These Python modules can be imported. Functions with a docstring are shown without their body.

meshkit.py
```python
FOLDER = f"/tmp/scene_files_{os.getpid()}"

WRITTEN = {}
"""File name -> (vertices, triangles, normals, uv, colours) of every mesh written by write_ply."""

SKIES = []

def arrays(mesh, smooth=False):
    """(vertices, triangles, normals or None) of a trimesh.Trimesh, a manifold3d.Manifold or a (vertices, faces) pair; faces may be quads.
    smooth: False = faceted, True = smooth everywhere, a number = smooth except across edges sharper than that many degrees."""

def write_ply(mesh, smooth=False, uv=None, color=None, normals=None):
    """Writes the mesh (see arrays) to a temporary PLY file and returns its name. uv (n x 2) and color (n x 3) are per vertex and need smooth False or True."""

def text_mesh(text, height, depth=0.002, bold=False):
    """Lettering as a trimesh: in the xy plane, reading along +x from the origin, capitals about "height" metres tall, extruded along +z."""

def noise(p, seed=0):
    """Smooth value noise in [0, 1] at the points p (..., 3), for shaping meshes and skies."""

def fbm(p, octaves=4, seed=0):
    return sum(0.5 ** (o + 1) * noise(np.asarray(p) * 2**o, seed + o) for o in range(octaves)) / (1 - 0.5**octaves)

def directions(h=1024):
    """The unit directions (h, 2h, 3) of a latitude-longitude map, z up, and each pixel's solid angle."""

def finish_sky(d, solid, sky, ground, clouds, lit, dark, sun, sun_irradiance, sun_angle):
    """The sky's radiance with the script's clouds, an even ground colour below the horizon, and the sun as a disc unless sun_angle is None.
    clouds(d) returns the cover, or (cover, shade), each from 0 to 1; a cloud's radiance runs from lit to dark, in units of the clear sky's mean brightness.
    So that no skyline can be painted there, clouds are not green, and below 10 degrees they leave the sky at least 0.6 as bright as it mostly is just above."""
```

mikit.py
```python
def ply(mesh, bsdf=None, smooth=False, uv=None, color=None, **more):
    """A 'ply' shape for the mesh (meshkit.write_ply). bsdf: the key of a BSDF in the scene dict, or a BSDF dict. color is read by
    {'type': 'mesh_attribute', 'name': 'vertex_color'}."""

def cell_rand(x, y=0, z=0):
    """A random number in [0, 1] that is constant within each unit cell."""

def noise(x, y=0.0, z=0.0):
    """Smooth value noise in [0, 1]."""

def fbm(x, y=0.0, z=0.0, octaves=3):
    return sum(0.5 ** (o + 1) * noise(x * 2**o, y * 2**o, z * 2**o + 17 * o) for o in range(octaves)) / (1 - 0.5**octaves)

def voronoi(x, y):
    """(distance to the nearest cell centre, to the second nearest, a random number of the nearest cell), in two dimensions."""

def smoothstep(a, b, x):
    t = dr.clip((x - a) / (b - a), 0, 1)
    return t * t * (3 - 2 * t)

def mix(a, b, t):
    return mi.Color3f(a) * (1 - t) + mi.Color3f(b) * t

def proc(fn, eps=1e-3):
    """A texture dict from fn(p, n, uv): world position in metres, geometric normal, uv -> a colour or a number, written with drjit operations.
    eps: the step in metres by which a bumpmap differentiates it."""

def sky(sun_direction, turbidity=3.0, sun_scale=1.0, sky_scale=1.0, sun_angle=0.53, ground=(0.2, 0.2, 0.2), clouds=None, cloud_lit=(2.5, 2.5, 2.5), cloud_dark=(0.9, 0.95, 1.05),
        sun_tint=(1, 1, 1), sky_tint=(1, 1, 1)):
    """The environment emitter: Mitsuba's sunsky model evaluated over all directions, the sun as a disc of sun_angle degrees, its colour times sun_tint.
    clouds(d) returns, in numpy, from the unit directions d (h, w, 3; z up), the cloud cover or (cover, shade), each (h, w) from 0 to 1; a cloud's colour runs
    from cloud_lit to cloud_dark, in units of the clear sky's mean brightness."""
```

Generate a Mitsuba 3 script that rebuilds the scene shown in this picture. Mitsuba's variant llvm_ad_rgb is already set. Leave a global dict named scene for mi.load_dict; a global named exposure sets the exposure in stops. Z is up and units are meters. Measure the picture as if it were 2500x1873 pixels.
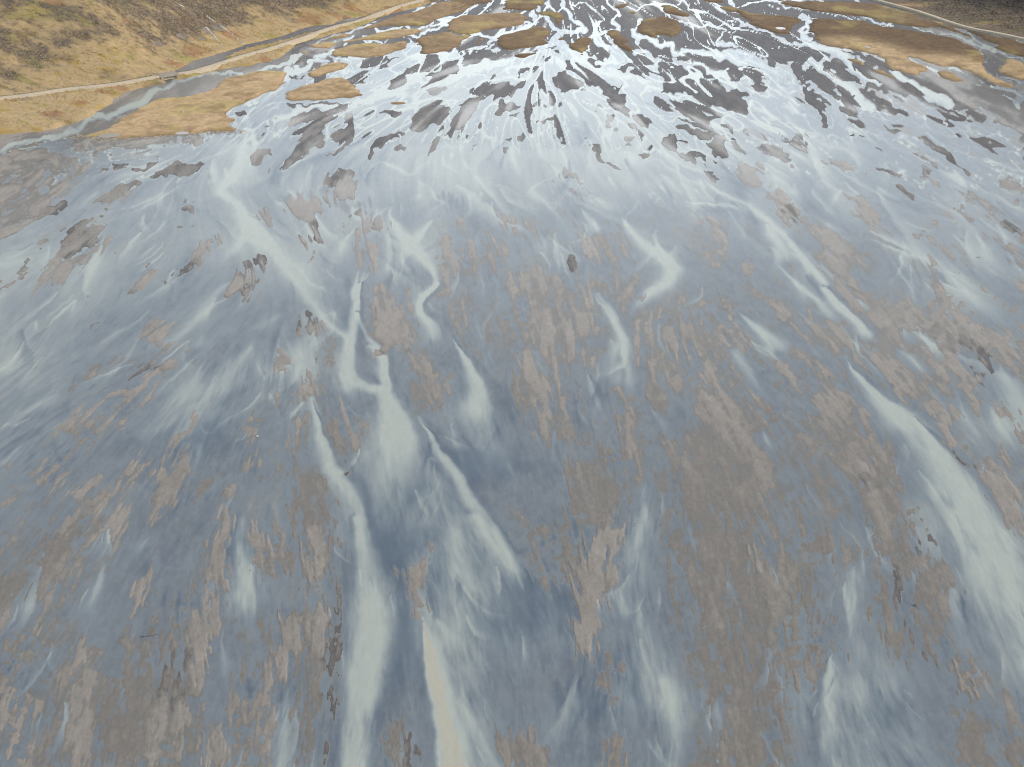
import math
import numpy as np
import trimesh
import drjit as dr
import mitsuba as mi
import mikit
import meshkit
from mikit import proc, noise, fbm, smoothstep, mix, voronoi
from scipy import ndimage
from scipy.spatial import Delaunay, cKDTree

T4 = mi.ScalarTransform4f
# ------------------------------------------------------------------ camera, sky, exposure
PITCH = math.radians(41.0)
scene = {
    'camera': {'type': 'perspective', 'fov': 72.0, 'fov_axis': 'x', 'near_clip': 1.0, 'far_clip': 20000.0,
               'to_world': T4().look_at(origin=[0, 0, 100], target=[0, math.cos(PITCH), 100 - math.sin(PITCH)], up=[0, 0, 1])},
}


def cloud_cover(d):
    el = np.clip(d[..., 2], 0, 1)
    p = np.stack([d[..., 0] / (el + .25) * 2.2, d[..., 1] / (el + .25) * 2.2, el * 0 + 3.3], -1)
    n = meshkit.fbm(p, 5, seed=4)
    cover = np.clip(.84 + (n - .5) * 1.2, .5, 1)
    low = 1 - np.clip(el / .95, 0, 1)                       # the deck thins and brightens towards the horizon
    # the sun-side bank of thin cloud over the head of the valley, seen mirrored in the far water
    bank = np.exp(-(np.arctan2(d[..., 0], d[..., 1]) - .05) ** 2 / .55 ** 2) * np.exp(-((el - .34) / .33) ** 2)
    shade = np.clip(1.0 - .44 * low - .62 * bank + (n - .5) * .4, 0, 1)
    return cover, shade


scene['sky'] = mikit.sky((.82, -.25, .50), turbidity=3, sun_scale=.85, sun_angle=4, sun_tint=(.94, .98, 1.06), clouds=cloud_cover,
                         cloud_lit=(15.0, 16.2, 17.2), cloud_dark=(.36, .42, .50), ground=(.2, .2, .2))
exposure = 1.36
labels = {}
RNG = np.random.default_rng(11)

# ------------------------------------------------------------------ mapped features of the place, metres: x right, y ahead
FEATURES = """
s 0.46 31.5,472.3,1.1,1.1 28.9,453.3,1.4,1.4 25.5,444.3,2.1,2.1 19.3,437.0,2.1,2.2 11.8,425.8,1.6,1.6 9.6,419.0,0.8,0.8 12.2,411.1,1.4,1.4 17.4,403.4,1.7,1.6 21.2,395.9,1.4,1.4 22.5,388.7,1.0,1.0 20.6,381.7,1.0,1.0 20.6,368.3,1.8,1.8 19.7,361.9,3.0,3.1 16.4,357.7,3.6,3.7 11.2,348.6,2.5,2.6 5.0,336.0,2.5,2.6 -3.1,328.7,4.3,4.4 -27.2,326.9,2.8,2.8
s 0.48 20.1,456.4,0.8,0.7 22.7,447.3,1.0,1.0 27.3,435.6,0.9,0.9 30.1,421.7,1.2,1.1 31.5,411.1,1.7,1.6 35.6,400.9,1.1,1.1 32.3,392.3,2.2,2.2 25.4,387.5,2.7,2.8 22.5,381.7,1.9,1.9
s 0.47 57.2,469.1,1.0,1.0 56.7,453.3,1.2,1.2 58.4,441.4,0.9,0.9 53.8,432.7,1.1,1.1 53.1,419.0,1.3,1.3 54.7,408.5,1.0,1.0 53.8,399.6,1.1,1.1 48.4,393.5,2.6,2.6 42.7,388.7,2.1,2.1 41.0,377.2,1.3,1.2 42.5,366.1,2.4,2.3 47.3,357.7,3.1,3.0 50.4,347.6,2.0,2.0 47.9,336.0,4.0,4.2 41.8,339.8,4.3,4.4
s 0.50 29.8,441.4,1.4,1.4 36.9,438.5,1.7,1.7 45.4,435.6,1.5,1.5 50.5,428.5,1.1,1.1 52.4,419.0,0.8,0.8
s 0.39 20.5,366.1,5.6,5.4 24.0,361.9,4.1,4.0 29.0,351.6,3.5,3.4 34.1,339.8,3.8,3.7 38.5,323.3,6.0,5.8 46.2,316.4,9.7,9.3 54.0,311.3,7.3,7.0 58.7,309.7,4.7,4.5 65.3,296.9,3.3,3.2 72.2,290.8,4.3,4.2 78.8,284.9,3.2,3.1 86.4,271.0,3.7,3.6
s 0.49 62.3,456.4,1.2,1.2 70.8,441.4,1.3,1.3 78.6,434.2,1.4,1.4 79.4,425.8,1.4,1.4 85.6,416.3,1.3,1.3 94.6,408.5,1.3,1.3 103.3,400.9,1.4,1.4 116.5,395.9,1.4,1.4
s 0.45 67.5,411.1,0.9,0.9 63.7,398.4,1.1,1.1 58.5,388.7,0.9,0.9 59.0,377.2,1.3,1.3 62.9,372.7,2.9,2.9 70.8,366.1,3.3,3.2 82.2,359.8,3.8,3.8 93.3,353.6,3.5,3.4 104.4,345.6,3.6,3.5
s 0.41 58.1,355.6,1.0,1.0 58.9,347.6,2.0,2.0 65.2,357.7,1.2,1.2 64.6,341.7,1.2,1.2 70.0,345.6,0.8,0.8 62.3,334.2,0.9,1.0 61.8,323.3,1.0,1.0 59.8,309.7,1.5,1.5
s 0.42 58.1,355.6,0.9,0.9 60.2,339.8,0.9,0.9 62.3,334.2,1.3,1.3
s 0.49 84.2,456.4,0.9,0.9 94.8,444.3,1.0,1.0 102.9,432.7,0.9,0.9 101.4,421.7,0.8,0.8 103.7,405.9,0.5,0.5 105.2,391.1,0.5,0.5 107.6,384.0,0.6,0.6
s 0.45 87.5,403.4,0.4,0.4 88.9,388.7,0.6,0.6 90.6,377.2,0.5,0.5 93.5,366.1,0.5,0.5
s 0.50 108.0,447.3,0.2,0.2 106.5,432.7,0.3,0.3 106.9,424.4,0.8,0.8 120.1,411.1,0.7,0.7
s 0.49 113.6,435.6,0.4,0.4 115.4,424.4,0.7,0.7 120.4,421.7,0.7,0.7 120.8,413.7,0.3,0.3
s 0.44 114.2,386.4,0.9,0.9 105.8,381.7,0.8,0.8 99.8,374.9,0.5,0.5 100.5,364.0,0.9,0.9 106.3,353.6,1.3,1.3
s 0.45 7.9,400.9,0.6,0.6 1.7,393.5,0.8,0.8 -8.8,384.0,1.1,1.1 -16.4,379.4,1.7,1.7 -21.8,370.5,1.8,1.8 -25.6,357.7,1.9,1.9 -28.7,349.6,2.3,2.3
s 0.48 6.2,428.5,0.2,0.2 8.1,419.0,0.3,0.3 11.2,400.9,0.3,0.3 8.5,398.4,1.1,1.2
s 0.51 -2.6,462.7,0.7,0.7 -4.0,453.3,0.9,0.9 -7.7,447.9,1.8,1.9 -16.5,444.3,1.8,1.8 -22.2,439.0,0.8,0.8 -21.8,428.5,0.8,0.8 -27.1,422.2,1.2,1.2 -32.9,412.4,1.2,1.2
s 0.44 -32.9,412.4,1.5,1.6 -41.8,398.4,1.7,1.7 -48.9,395.9,1.5,1.5 -64.9,395.2,1.7,1.7 -72.0,389.2,2.0,2.0 -79.6,379.4,1.9,1.9 -86.9,373.1,1.5,1.5 -96.4,370.1,2.0,2.0 -100.8,364.0,1.5,1.5 -102.5,357.7,1.4,1.4 -101.3,347.6,1.5,1.5 -101.1,334.2,2.3,2.4 -104.4,328.7,3.1,3.1 -117.9,323.3,2.4,2.5 -133.2,318.1,2.4,2.4
s 0.35 -133.2,318.1,3.3,3.3 -146.5,311.3,2.9,3.0 -148.3,301.6,2.4,2.5 -149.5,290.8,3.8,3.9 -152.1,282.1,4.1,4.2 -154.6,272.3,3.5,3.6 -159.7,267.0,2.9,2.9 -163.7,256.8,2.9,2.9 -171.1,250.7,3.0,3.0 -179.4,240.3,2.6,2.7 -185.3,234.8,2.6,2.7
s 0.43 -33.2,411.1,0.3,0.3 -33.0,403.4,0.6,0.6 -37.7,389.9,1.4,1.4 -41.1,383.6,1.3,1.3 -49.8,379.0,1.3,1.3 -55.1,374.9,0.5,0.5 -49.5,370.5,0.8,0.8 -48.0,361.9,0.9,0.9 -45.0,356.7,1.0,1.0 -46.7,349.6,3.0,3.1 -58.0,343.7,2.0,2.0 -64.6,336.0,1.8,1.8 -73.0,326.9,2.2,2.2 -79.8,320.7,1.9,1.9 -84.0,313.8,2.0,2.0 -91.2,306.4,1.8,1.8 -93.3,301.6,1.5,1.5
s 0.43 -61.3,368.3,0.6,0.6 -67.4,371.1,1.0,1.0 -74.3,370.5,1.3,1.3 -82.0,364.0,1.6,1.6 -86.6,355.6,1.6,1.6 -88.9,345.6,2.3,2.3 -89.7,340.8,1.4,1.4
s 0.38 -101.3,347.6,2.0,2.0 -96.1,337.9,3.5,3.4 -92.2,336.0,3.2,3.3 -99.8,328.7,2.8,2.8 -96.6,319.8,1.2,1.2 -94.1,309.7,1.4,1.4 -97.2,300.0,2.7,2.7 -100.8,289.3,2.6,2.6 -103.7,279.2,2.3,2.3 -101.0,269.7,2.6,2.6 -97.7,258.1,2.1,2.1
s 0.41 -84.9,340.8,1.5,1.5 -89.8,336.0,2.1,2.1 -93.3,330.5,1.9,1.9
s 0.41 -85.2,348.6,0.8,0.8 -78.7,345.6,1.0,1.0 -73.8,341.7,0.9,0.9 -71.9,336.0,0.5,0.5 -71.1,329.6,0.5,0.5
s 0.38 -28.7,349.6,5.3,5.5 -39.2,334.2,5.8,6.1 -41.6,323.3,3.8,3.9 -48.5,314.7,5.8,6.0 -52.5,303.2,5.2,5.4 -57.6,293.8,4.3,4.4 -65.8,286.4,3.2,3.2 -80.1,280.7,3.8,3.8 -88.6,273.7,4.6,4.8
s 0.39 -9.1,326.9,3.9,3.9 -26.7,321.6,4.5,4.6 -37.5,316.4,4.2,4.3 -47.9,309.7,4.1,4.2
s 0.48 -49.9,441.4,0.8,0.8 -51.9,439.9,0.8,0.8 -57.8,427.2,0.7,0.7 -68.8,413.7,0.4,0.4 -72.8,403.4,0.5,0.5 -78.0,393.5,0.6,0.6 -80.2,386.4,0.4,0.4
s 0.47 127.6,464.0,0.6,0.6 125.5,453.3,0.9,0.9 125.8,440.4,1.4,1.4 134.0,433.2,1.2,1.2 135.2,425.2,1.6,1.5 146.6,425.2,1.8,1.8 159.7,420.5,1.8,1.8 165.5,415.9,1.8,1.8 186.2,413.8,1.8,1.8 188.4,409.1,1.8,1.8 196.2,399.2,1.3,1.3 212.5,390.6,1.3,1.3 219.3,382.6,0.8,0.8 221.4,374.5,1.5,1.5 225.7,365.5,1.0,1.0 227.2,355.9,1.0,1.0 230.1,346.7,1.1,1.1 235.4,339.0,1.4,1.4
s 0.46 159.4,416.8,0.5,0.5 151.7,399.8,1.0,1.0 145.1,386.0,1.4,1.4 147.5,376.8,1.8,1.8
s 0.43 123.7,396.2,0.9,0.9 127.1,386.0,1.5,1.5 135.7,376.8,2.0,1.9 145.4,370.5,2.2,2.2 149.5,363.1,3.0,3.0 152.0,353.6,4.4,4.2 153.6,344.5,2.2,2.1 152.2,329.4,1.8,1.7 152.3,317.3,2.2,2.2 154.7,304.1,1.9,1.9
s 0.39 166.7,341.2,0.9,0.9 165.9,327.4,1.5,1.5 166.7,313.5,2.3,2.3 168.7,300.5,3.4,3.3 172.2,281.7,3.9,3.8
s 0.42 222.2,405.6,0.8,0.8 224.5,393.7,1.2,1.2 229.3,380.2,1.1,1.1 230.3,367.5,1.0,1.0 227.7,358.3,0.6,0.6 222.3,352.4,0.4,0.4 220.6,345.6,0.7,0.7 220.2,335.8,0.8,0.8 213.8,328.4,0.7,0.7 210.6,322.3,0.8,0.8 213.5,315.4,1.3,1.3 219.2,309.7,1.5,1.5
s 0.51 155.2,456.9,0.2,0.2 153.3,439.7,0.5,0.5 162.5,429.3,0.5,0.5
s 0.41 183.2,344.9,0.6,0.6 185.6,336.2,0.9,0.9 187.7,329.0,0.9,0.8 183.3,322.9,1.0,1.0
s 0.38 195.5,331.5,0.8,0.8 197.8,325.3,1.5,1.5 198.5,317.3,2.7,2.7 201.4,309.3,1.2,1.2 204.6,298.7,1.1,1.1 207.4,288.3,1.1,1.0
s 0.49 114.8,439.7,0.6,0.6 118.1,428.3,0.8,0.8 122.7,420.5,0.6,0.6 117.5,405.6,0.5,0.5 121.1,401.2,0.8,0.8
s 0.47 123.6,414.4,0.3,0.3 123.8,402.7,0.5,0.5 124.7,395.6,0.6,0.6
s 0.39 87.9,358.3,4.6,4.5 98.3,342.3,6.9,6.7 110.3,335.8,7.4,7.2 118.0,325.3,5.4,5.2 116.0,309.7,3.4,3.4 111.8,295.2,2.7,2.7 108.3,275.3,3.2,3.2
s 0.38 138.4,333.6,4.7,4.6 142.1,321.3,3.6,3.5 141.7,302.3,2.7,2.7 140.0,281.7,2.5,2.4
s 0.36 79.8,317.3,1.8,1.8 84.2,302.3,2.5,2.5 92.3,290.0,2.4,2.3 96.2,275.3,2.9,2.9 101.0,266.1,3.2,3.2
s 0.39 83.0,333.6,2.3,2.3 91.2,325.3,3.0,2.9 99.0,317.3,2.3,2.3 102.2,309.7,1.7,1.7 102.3,300.5,0.9,0.8
s 0.43 158.5,358.3,1.4,1.4 160.5,355.9,1.7,1.7
s 0.33 -121.7,256.8,0.5,0.5 -121.4,256.2,0.5,0.5
d 0.53 19.8,349.6 21.8,353.6 23.6,347.6 22.8,338.9 20.7,337.9 20.1,343.7
d 0.52 12.7,336.0 14.7,342.7 16.4,339.8 18.9,343.7 18.7,339.8 14.3,333.2
d 0.63 3.7,318.1 7.2,326.0 10.8,329.6 11.0,326.9 7.1,318.1 3.7,315.5 0.9,311.3
d 0.64 23.6,332.3 25.1,337.9 28.8,339.8 29.0,334.2 26.3,328.7 26.4,321.6 24.3,323.3
d 0.62 26.7,325.1 30.6,332.3 32.9,325.1 39.0,316.4 37.8,309.7 34.0,304.8 31.8,303.5 30.1,309.7 26.6,316.4
d 0.61 15.5,316.4 16.8,321.6 21.0,326.9 23.1,323.3 24.9,314.7 27.0,304.8 25.7,301.6 23.0,301.6 20.0,296.1 19.1,300.0 20.5,306.4 17.9,308.0 15.7,309.7
d 0.58 14.3,301.6 16.2,306.4 16.4,300.0 15.1,293.8 16.0,289.3 14.8,284.9 13.8,280.7 14.7,277.1 13.9,275.8 13.0,279.2 14.4,287.9 14.1,293.8
d 0.60 -4.4,292.3 -2.9,298.5 2.5,309.7 4.8,313.0 5.3,308.0 3.0,301.6 -0.8,300.0
d 0.61 -20.1,300.0 -15.1,309.7 -9.7,314.7 -4.2,318.1 -5.2,314.7 -10.6,308.0 -10.0,303.2 -13.5,296.9 -15.8,300.0
d 0.56 -22.1,260.6 -21.8,267.0 -20.1,280.7 -21.9,284.9 -19.6,290.8 -16.4,289.3 -14.4,290.8 -12.2,287.9 -14.0,280.7 -16.2,272.3 -18.2,263.1 -20.9,260.6
d 0.63 45.3,323.3 48.4,330.5 54.5,337.0 58.8,334.2 59.6,323.3 56.3,316.4 54.3,313.8 50.7,316.4 53.9,323.3 53.2,326.9
d 0.55 58.2,370.5 62.6,370.5 65.6,360.8 61.8,355.6 59.9,359.8
d 0.54 66.4,361.9 70.2,361.9 71.3,353.6 69.4,345.6 67.0,349.6
d 0.61 58.5,304.8 62.5,316.4 62.4,326.9 67.6,337.9 73.0,345.6 78.0,339.8 77.9,326.9 80.5,319.8 78.5,318.1 82.6,316.4 89.1,308.0 93.4,300.0 95.8,290.8 91.4,273.7 87.0,273.7 83.0,280.7 77.7,284.9 75.1,292.3 70.7,296.9 66.9,300.0 61.8,301.6
d 0.59 33.7,289.3 38.7,296.9 44.5,305.6 47.3,306.4 47.4,303.2 44.4,300.0 38.2,292.3
d 0.57 38.1,290.8 43.8,295.4 46.9,294.6 47.1,287.9 44.4,286.4 42.5,279.2 40.0,279.2 39.7,286.4
d 0.56 60.9,292.3 65.6,292.3 71.0,284.9 76.5,276.5 81.3,271.0 81.7,264.4 78.6,265.7 75.1,272.3 72.6,260.6 69.8,265.7 65.1,277.8 62.5,286.4
d 0.54 47.4,273.7 50.1,275.1 52.3,269.7 55.3,260.6 51.7,259.3 49.0,256.8 47.4,263.1
d 0.53 60.9,259.3 63.3,263.8 66.6,259.3 69.9,254.4 71.2,249.0 66.4,248.4 63.3,251.9 60.9,256.8
d 0.51 54.5,241.4 56.8,249.6 59.3,253.1 62.2,250.7 64.0,248.4 62.9,244.9 60.1,247.2 57.3,241.4 57.6,235.9 55.3,238.1
d 0.48 59.6,237.0 64.3,238.1 65.9,230.5 68.7,217.4 68.4,212.6 66.2,215.4 63.5,225.3 60.8,231.6
d 0.50 67.7,241.4 71.5,248.4 75.0,249.6 74.8,242.6 73.5,232.7 71.6,228.4 69.2,229.5 68.3,223.3 67.5,229.5
d 0.41 1.0,248.4 1.2,253.1 3.1,256.2 4.5,251.9 3.5,247.2 1.7,244.9
d 0.41 -3.7,248.4 -2.1,251.9 -0.4,250.7 -1.1,246.0 -2.0,242.6 -3.4,246.0
d 0.40 -4.7,237.0 -3.4,240.3 -2.4,238.1 -4.2,233.7
d 0.43 6.7,265.7 7.7,269.7 9.1,265.7 8.1,263.1
d 0.43 11.5,264.4 14.6,268.3 13.9,264.4 11.9,261.8
d 0.43 12.3,258.1 15.9,264.4 17.8,273.7 17.2,267.0 15.3,261.8
d 0.45 19.4,284.9 20.5,285.7 21.1,279.2 19.8,278.5
d 0.44 37.1,273.7 38.7,275.1 38.9,269.7 37.6,266.4 36.7,269.7
d 0.43 32.8,265.7 34.9,269.0 35.3,263.8 33.7,261.8
d 0.42 36.5,260.6 38.4,260.6 38.7,254.4 37.1,257.4
d 0.50 24.4,254.4 25.8,253.1 27.0,244.9 29.7,239.2 33.3,230.5 37.5,225.3 31.8,228.4 28.1,235.9 25.9,242.6
d 0.39 42.0,229.5 45.6,233.2 48.4,234.3 50.0,232.7 47.0,230.5
d 0.42 42.9,258.1 44.3,261.8 46.1,256.8 44.2,256.8
d 0.44 53.8,269.7 56.4,271.0 55.3,267.0
d 0.43 62.9,273.7 65.9,271.0 69.3,263.1 73.1,258.1 70.4,256.8 66.6,261.8
d 0.42 77.5,260.6 79.3,258.1 81.2,249.6 80.6,247.2 78.0,254.4
d 0.46 6.0,284.9 8.6,287.9 7.5,282.1 5.7,281.8
d 0.45 -7.7,275.1 -6.4,283.5 0.3,289.3 1.3,286.4 -3.8,279.2 -7.2,272.3
d 0.44 -1.7,273.7 1.1,277.8 0.8,273.7 -1.2,270.3
d 0.42 -14.4,254.4 -13.2,260.6 -11.4,263.1 -11.7,258.1 -13.4,253.1
d 0.41 -17.0,241.4 -14.6,247.2 -12.0,247.8 -12.6,244.9 -15.7,241.4
d 0.45 31.4,280.7 32.4,279.9 32.2,277.8 31.2,277.8
d 0.46 48.3,284.9 49.9,284.9 49.4,283.2 48.2,283.5
d 0.41 41.0,248.4 44.2,249.6 45.3,247.2 42.4,246.6
d 0.41 41.7,244.9 43.3,242.6 43.6,241.4 42.4,243.2
d 0.72 32.9,381.7 35.4,388.7 38.8,389.9 40.6,384.0 39.2,379.4 36.0,379.4 31.2,374.9
d 0.57 43.8,379.4 46.0,388.7 45.7,379.4 47.8,368.3 48.1,359.8 45.9,368.3
d 0.54 38.3,368.3 39.9,372.7 41.3,359.8 43.6,345.6 40.6,339.8 37.3,349.6
d 0.52 35.0,343.7 36.8,343.7 40.3,336.0 39.3,331.9 35.7,337.9
d 0.53 44.7,353.6 46.4,349.6 47.6,343.7 45.8,343.7 44.6,337.9 42.8,337.9
d 0.60 26.2,395.9 28.9,402.1 33.1,403.4 32.8,399.6 27.7,393.5
d 0.60 41.5,394.7 45.1,400.9 51.3,402.1 47.4,397.2
d 0.62 40.9,416.3 44.8,420.3 48.9,419.0 50.2,411.1 44.7,411.1
d 0.63 36.0,425.8 40.8,432.7 46.2,428.5 47.1,423.0 41.6,424.4
d 0.60 55.3,400.9 61.5,407.2 64.1,400.9 60.9,397.2 57.7,398.4
d 0.62 55.9,419.0 61.4,417.6 60.0,412.4 56.9,415.0
d 0.53 57.1,347.6 61.0,349.6 64.6,341.7 60.8,336.0 57.8,339.8
d 0.54 72.3,359.8 75.7,357.7 77.9,349.6 74.6,351.6
d 0.57 61.2,384.0 64.0,385.2 67.1,374.9 62.4,378.3
d 0.56 86.0,384.0 91.9,377.2 96.6,366.1 94.3,364.0 87.8,372.7
d 0.56 101.7,374.9 112.5,379.4 115.9,370.5 113.2,359.8 107.3,357.7 104.2,366.1
d 0.73 87.5,403.4 96.6,400.9 101.3,391.1 103.7,384.0 97.2,374.9 92.8,381.7 90.4,393.5
d 0.50 77.9,326.9 82.6,330.5 86.7,325.1 89.2,313.0 89.0,309.7 83.0,318.1
d 0.53 85.4,353.6 90.0,349.6 93.8,341.7 91.0,334.2 88.0,339.8
d 0.55 -83.8,272.3 -78.6,273.7 -71.4,277.8 -65.6,279.2 -68.8,275.1 -73.8,269.7 -76.6,264.4 -78.8,259.3 -81.2,253.1 -82.1,263.1
d 0.51 -78.2,242.6 -76.1,249.6 -73.8,258.1 -71.2,267.0 -67.6,273.7 -66.8,267.0 -67.8,259.3 -65.9,247.2 -66.1,241.4 -67.9,239.2 -70.4,240.3 -71.0,234.8 -73.1,228.4 -77.0,226.4 -79.4,222.3 -79.8,227.4 -77.8,237.0 -75.7,243.7
d 0.53 -63.9,267.0 -63.6,273.7 -60.8,275.1 -58.6,263.1 -57.2,250.7 -59.4,244.9 -62.9,243.7 -63.7,250.7
d 0.40 -65.5,234.3 -62.2,240.3 -58.5,244.9 -56.8,247.2 -57.9,241.4 -61.4,235.9
d 0.50 -51.4,234.8 -50.8,242.6 -48.3,250.7 -44.2,255.6 -38.9,259.3 -39.7,253.1 -43.8,248.4 -43.2,240.3 -45.3,239.2 -47.4,241.4 -46.4,231.6 -46.5,226.4 -48.5,230.5 -50.5,229.5
d 0.47 -61.1,214.5 -58.4,220.3 -55.1,225.3 -52.5,225.3 -52.6,221.3 -55.5,218.3 -56.9,212.4 -61.9,212.4
d 0.39 -88.3,229.5 -88.4,234.8 -86.2,238.1 -84.2,235.9 -84.2,230.5 -86.2,228.4
d 0.64 -50.3,319.8 -49.9,326.0 -45.0,334.2 -37.1,343.7 -29.6,347.6 -32.7,341.7 -38.8,330.5 -43.5,319.8 -47.8,318.1
d 0.65 -35.6,326.9 -33.3,334.2 -25.0,341.7 -18.8,349.6 -9.7,353.6 -4.3,351.6 1.8,349.6 -4.1,337.9 -9.3,336.0 -18.5,330.5 -26.9,326.0 -32.5,323.3
d 0.55 -36.2,260.6 -36.3,271.0 -34.1,279.2 -29.4,284.9 -25.8,277.8 -25.8,264.4 -29.1,256.8 -34.7,255.6
d 0.56 -22.2,260.6 -20.4,280.7 -21.7,284.9 -16.9,293.8 -12.8,296.9 -12.0,287.9 -14.7,277.8 -17.1,265.7 -20.7,259.9
d 0.48 -19.9,300.0 -14.9,309.7 -9.5,314.7 -10.2,301.6 -14.4,298.5
d 0.50 -72.2,316.4 -66.6,323.3 -62.1,323.3 -64.4,309.7 -66.6,309.7
d 0.50 -97.8,325.1 -92.5,326.9 -87.9,332.3 -89.4,323.3 -90.1,316.4 -93.5,316.4
d 0.48 -37.3,308.0 -28.7,311.3 -29.2,303.2 -35.2,296.9
d 0.40 -40.1,244.9 -37.4,246.0 -37.7,240.3 -38.9,239.2
d 0.40 -28.8,237.0 -26.2,250.7 -26.6,243.7 -27.7,234.8
d 0.52 -97.9,345.6 -92.2,341.7 -90.4,336.0 -95.5,337.9
d 0.54 -98.6,359.8 -92.4,359.8 -88.1,356.7 -89.9,347.6 -96.0,353.6
d 0.45 -106.5,275.1 -105.1,280.7 -102.3,277.8 -100.7,272.3 -103.3,271.0
d 0.42 -93.3,254.4 -91.5,258.1 -88.4,263.1 -89.6,258.1
d 0.52 -62.6,330.5 -54.4,338.9 -48.3,342.7 -54.1,332.3
d 0.59 -45.5,394.7 -40.0,400.9 -33.5,405.9 -34.4,398.4 -39.2,391.1 -44.7,386.4
d 0.55 -23.3,355.6 -19.4,364.0 -15.6,361.9 -19.6,353.6
d 0.58 -94.6,293.8 -93.4,293.1 -89.7,286.4 -76.3,287.1 -61.4,291.1 -71.0,286.4 -85.7,282.8 -90.5,281.4
d 0.56 -52.7,277.8 -52.3,282.8 -49.7,282.1 -44.1,277.8 -44.2,275.1 -47.5,269.7 -49.2,275.1
d 0.40 -82.8,242.6 -82.2,244.0 -81.1,242.0 -81.6,240.5
d 0.38 -94.1,225.3 -92.9,227.4 -91.5,225.3 -92.3,222.3
d 0.68 101.7,373.0 114.2,391.4 123.5,380.7 131.7,373.0 143.9,365.5 148.6,358.3 146.8,346.7 143.3,342.3 140.0,349.0 137.1,333.6 135.7,331.5 127.6,340.1 115.1,349.0 109.1,358.3 103.1,363.1
d 0.62 122.5,327.4 127.1,329.4 133.0,323.3 135.6,311.6 136.4,305.0 133.9,303.2 129.3,307.8 123.2,312.5 122.1,319.3
d 0.63 142.3,329.4 144.9,339.0 150.4,341.2 150.3,331.5 147.6,313.5 145.0,309.7 141.4,317.3
d 0.61 153.7,333.6 159.6,331.5 163.2,317.3 164.5,302.3 166.2,286.6 165.1,284.1 161.4,297.8 154.7,304.1 152.4,319.3
d 0.57 120.0,304.1 124.3,304.1 123.9,295.2 126.5,284.9 123.7,280.0 118.0,276.8 120.4,273.7 120.1,264.6 115.8,261.7 114.0,264.6 115.2,273.7 115.3,284.9 119.1,295.2
d 0.47 128.7,304.1 131.2,298.7 134.8,291.7 131.8,290.0 129.4,295.2
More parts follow.
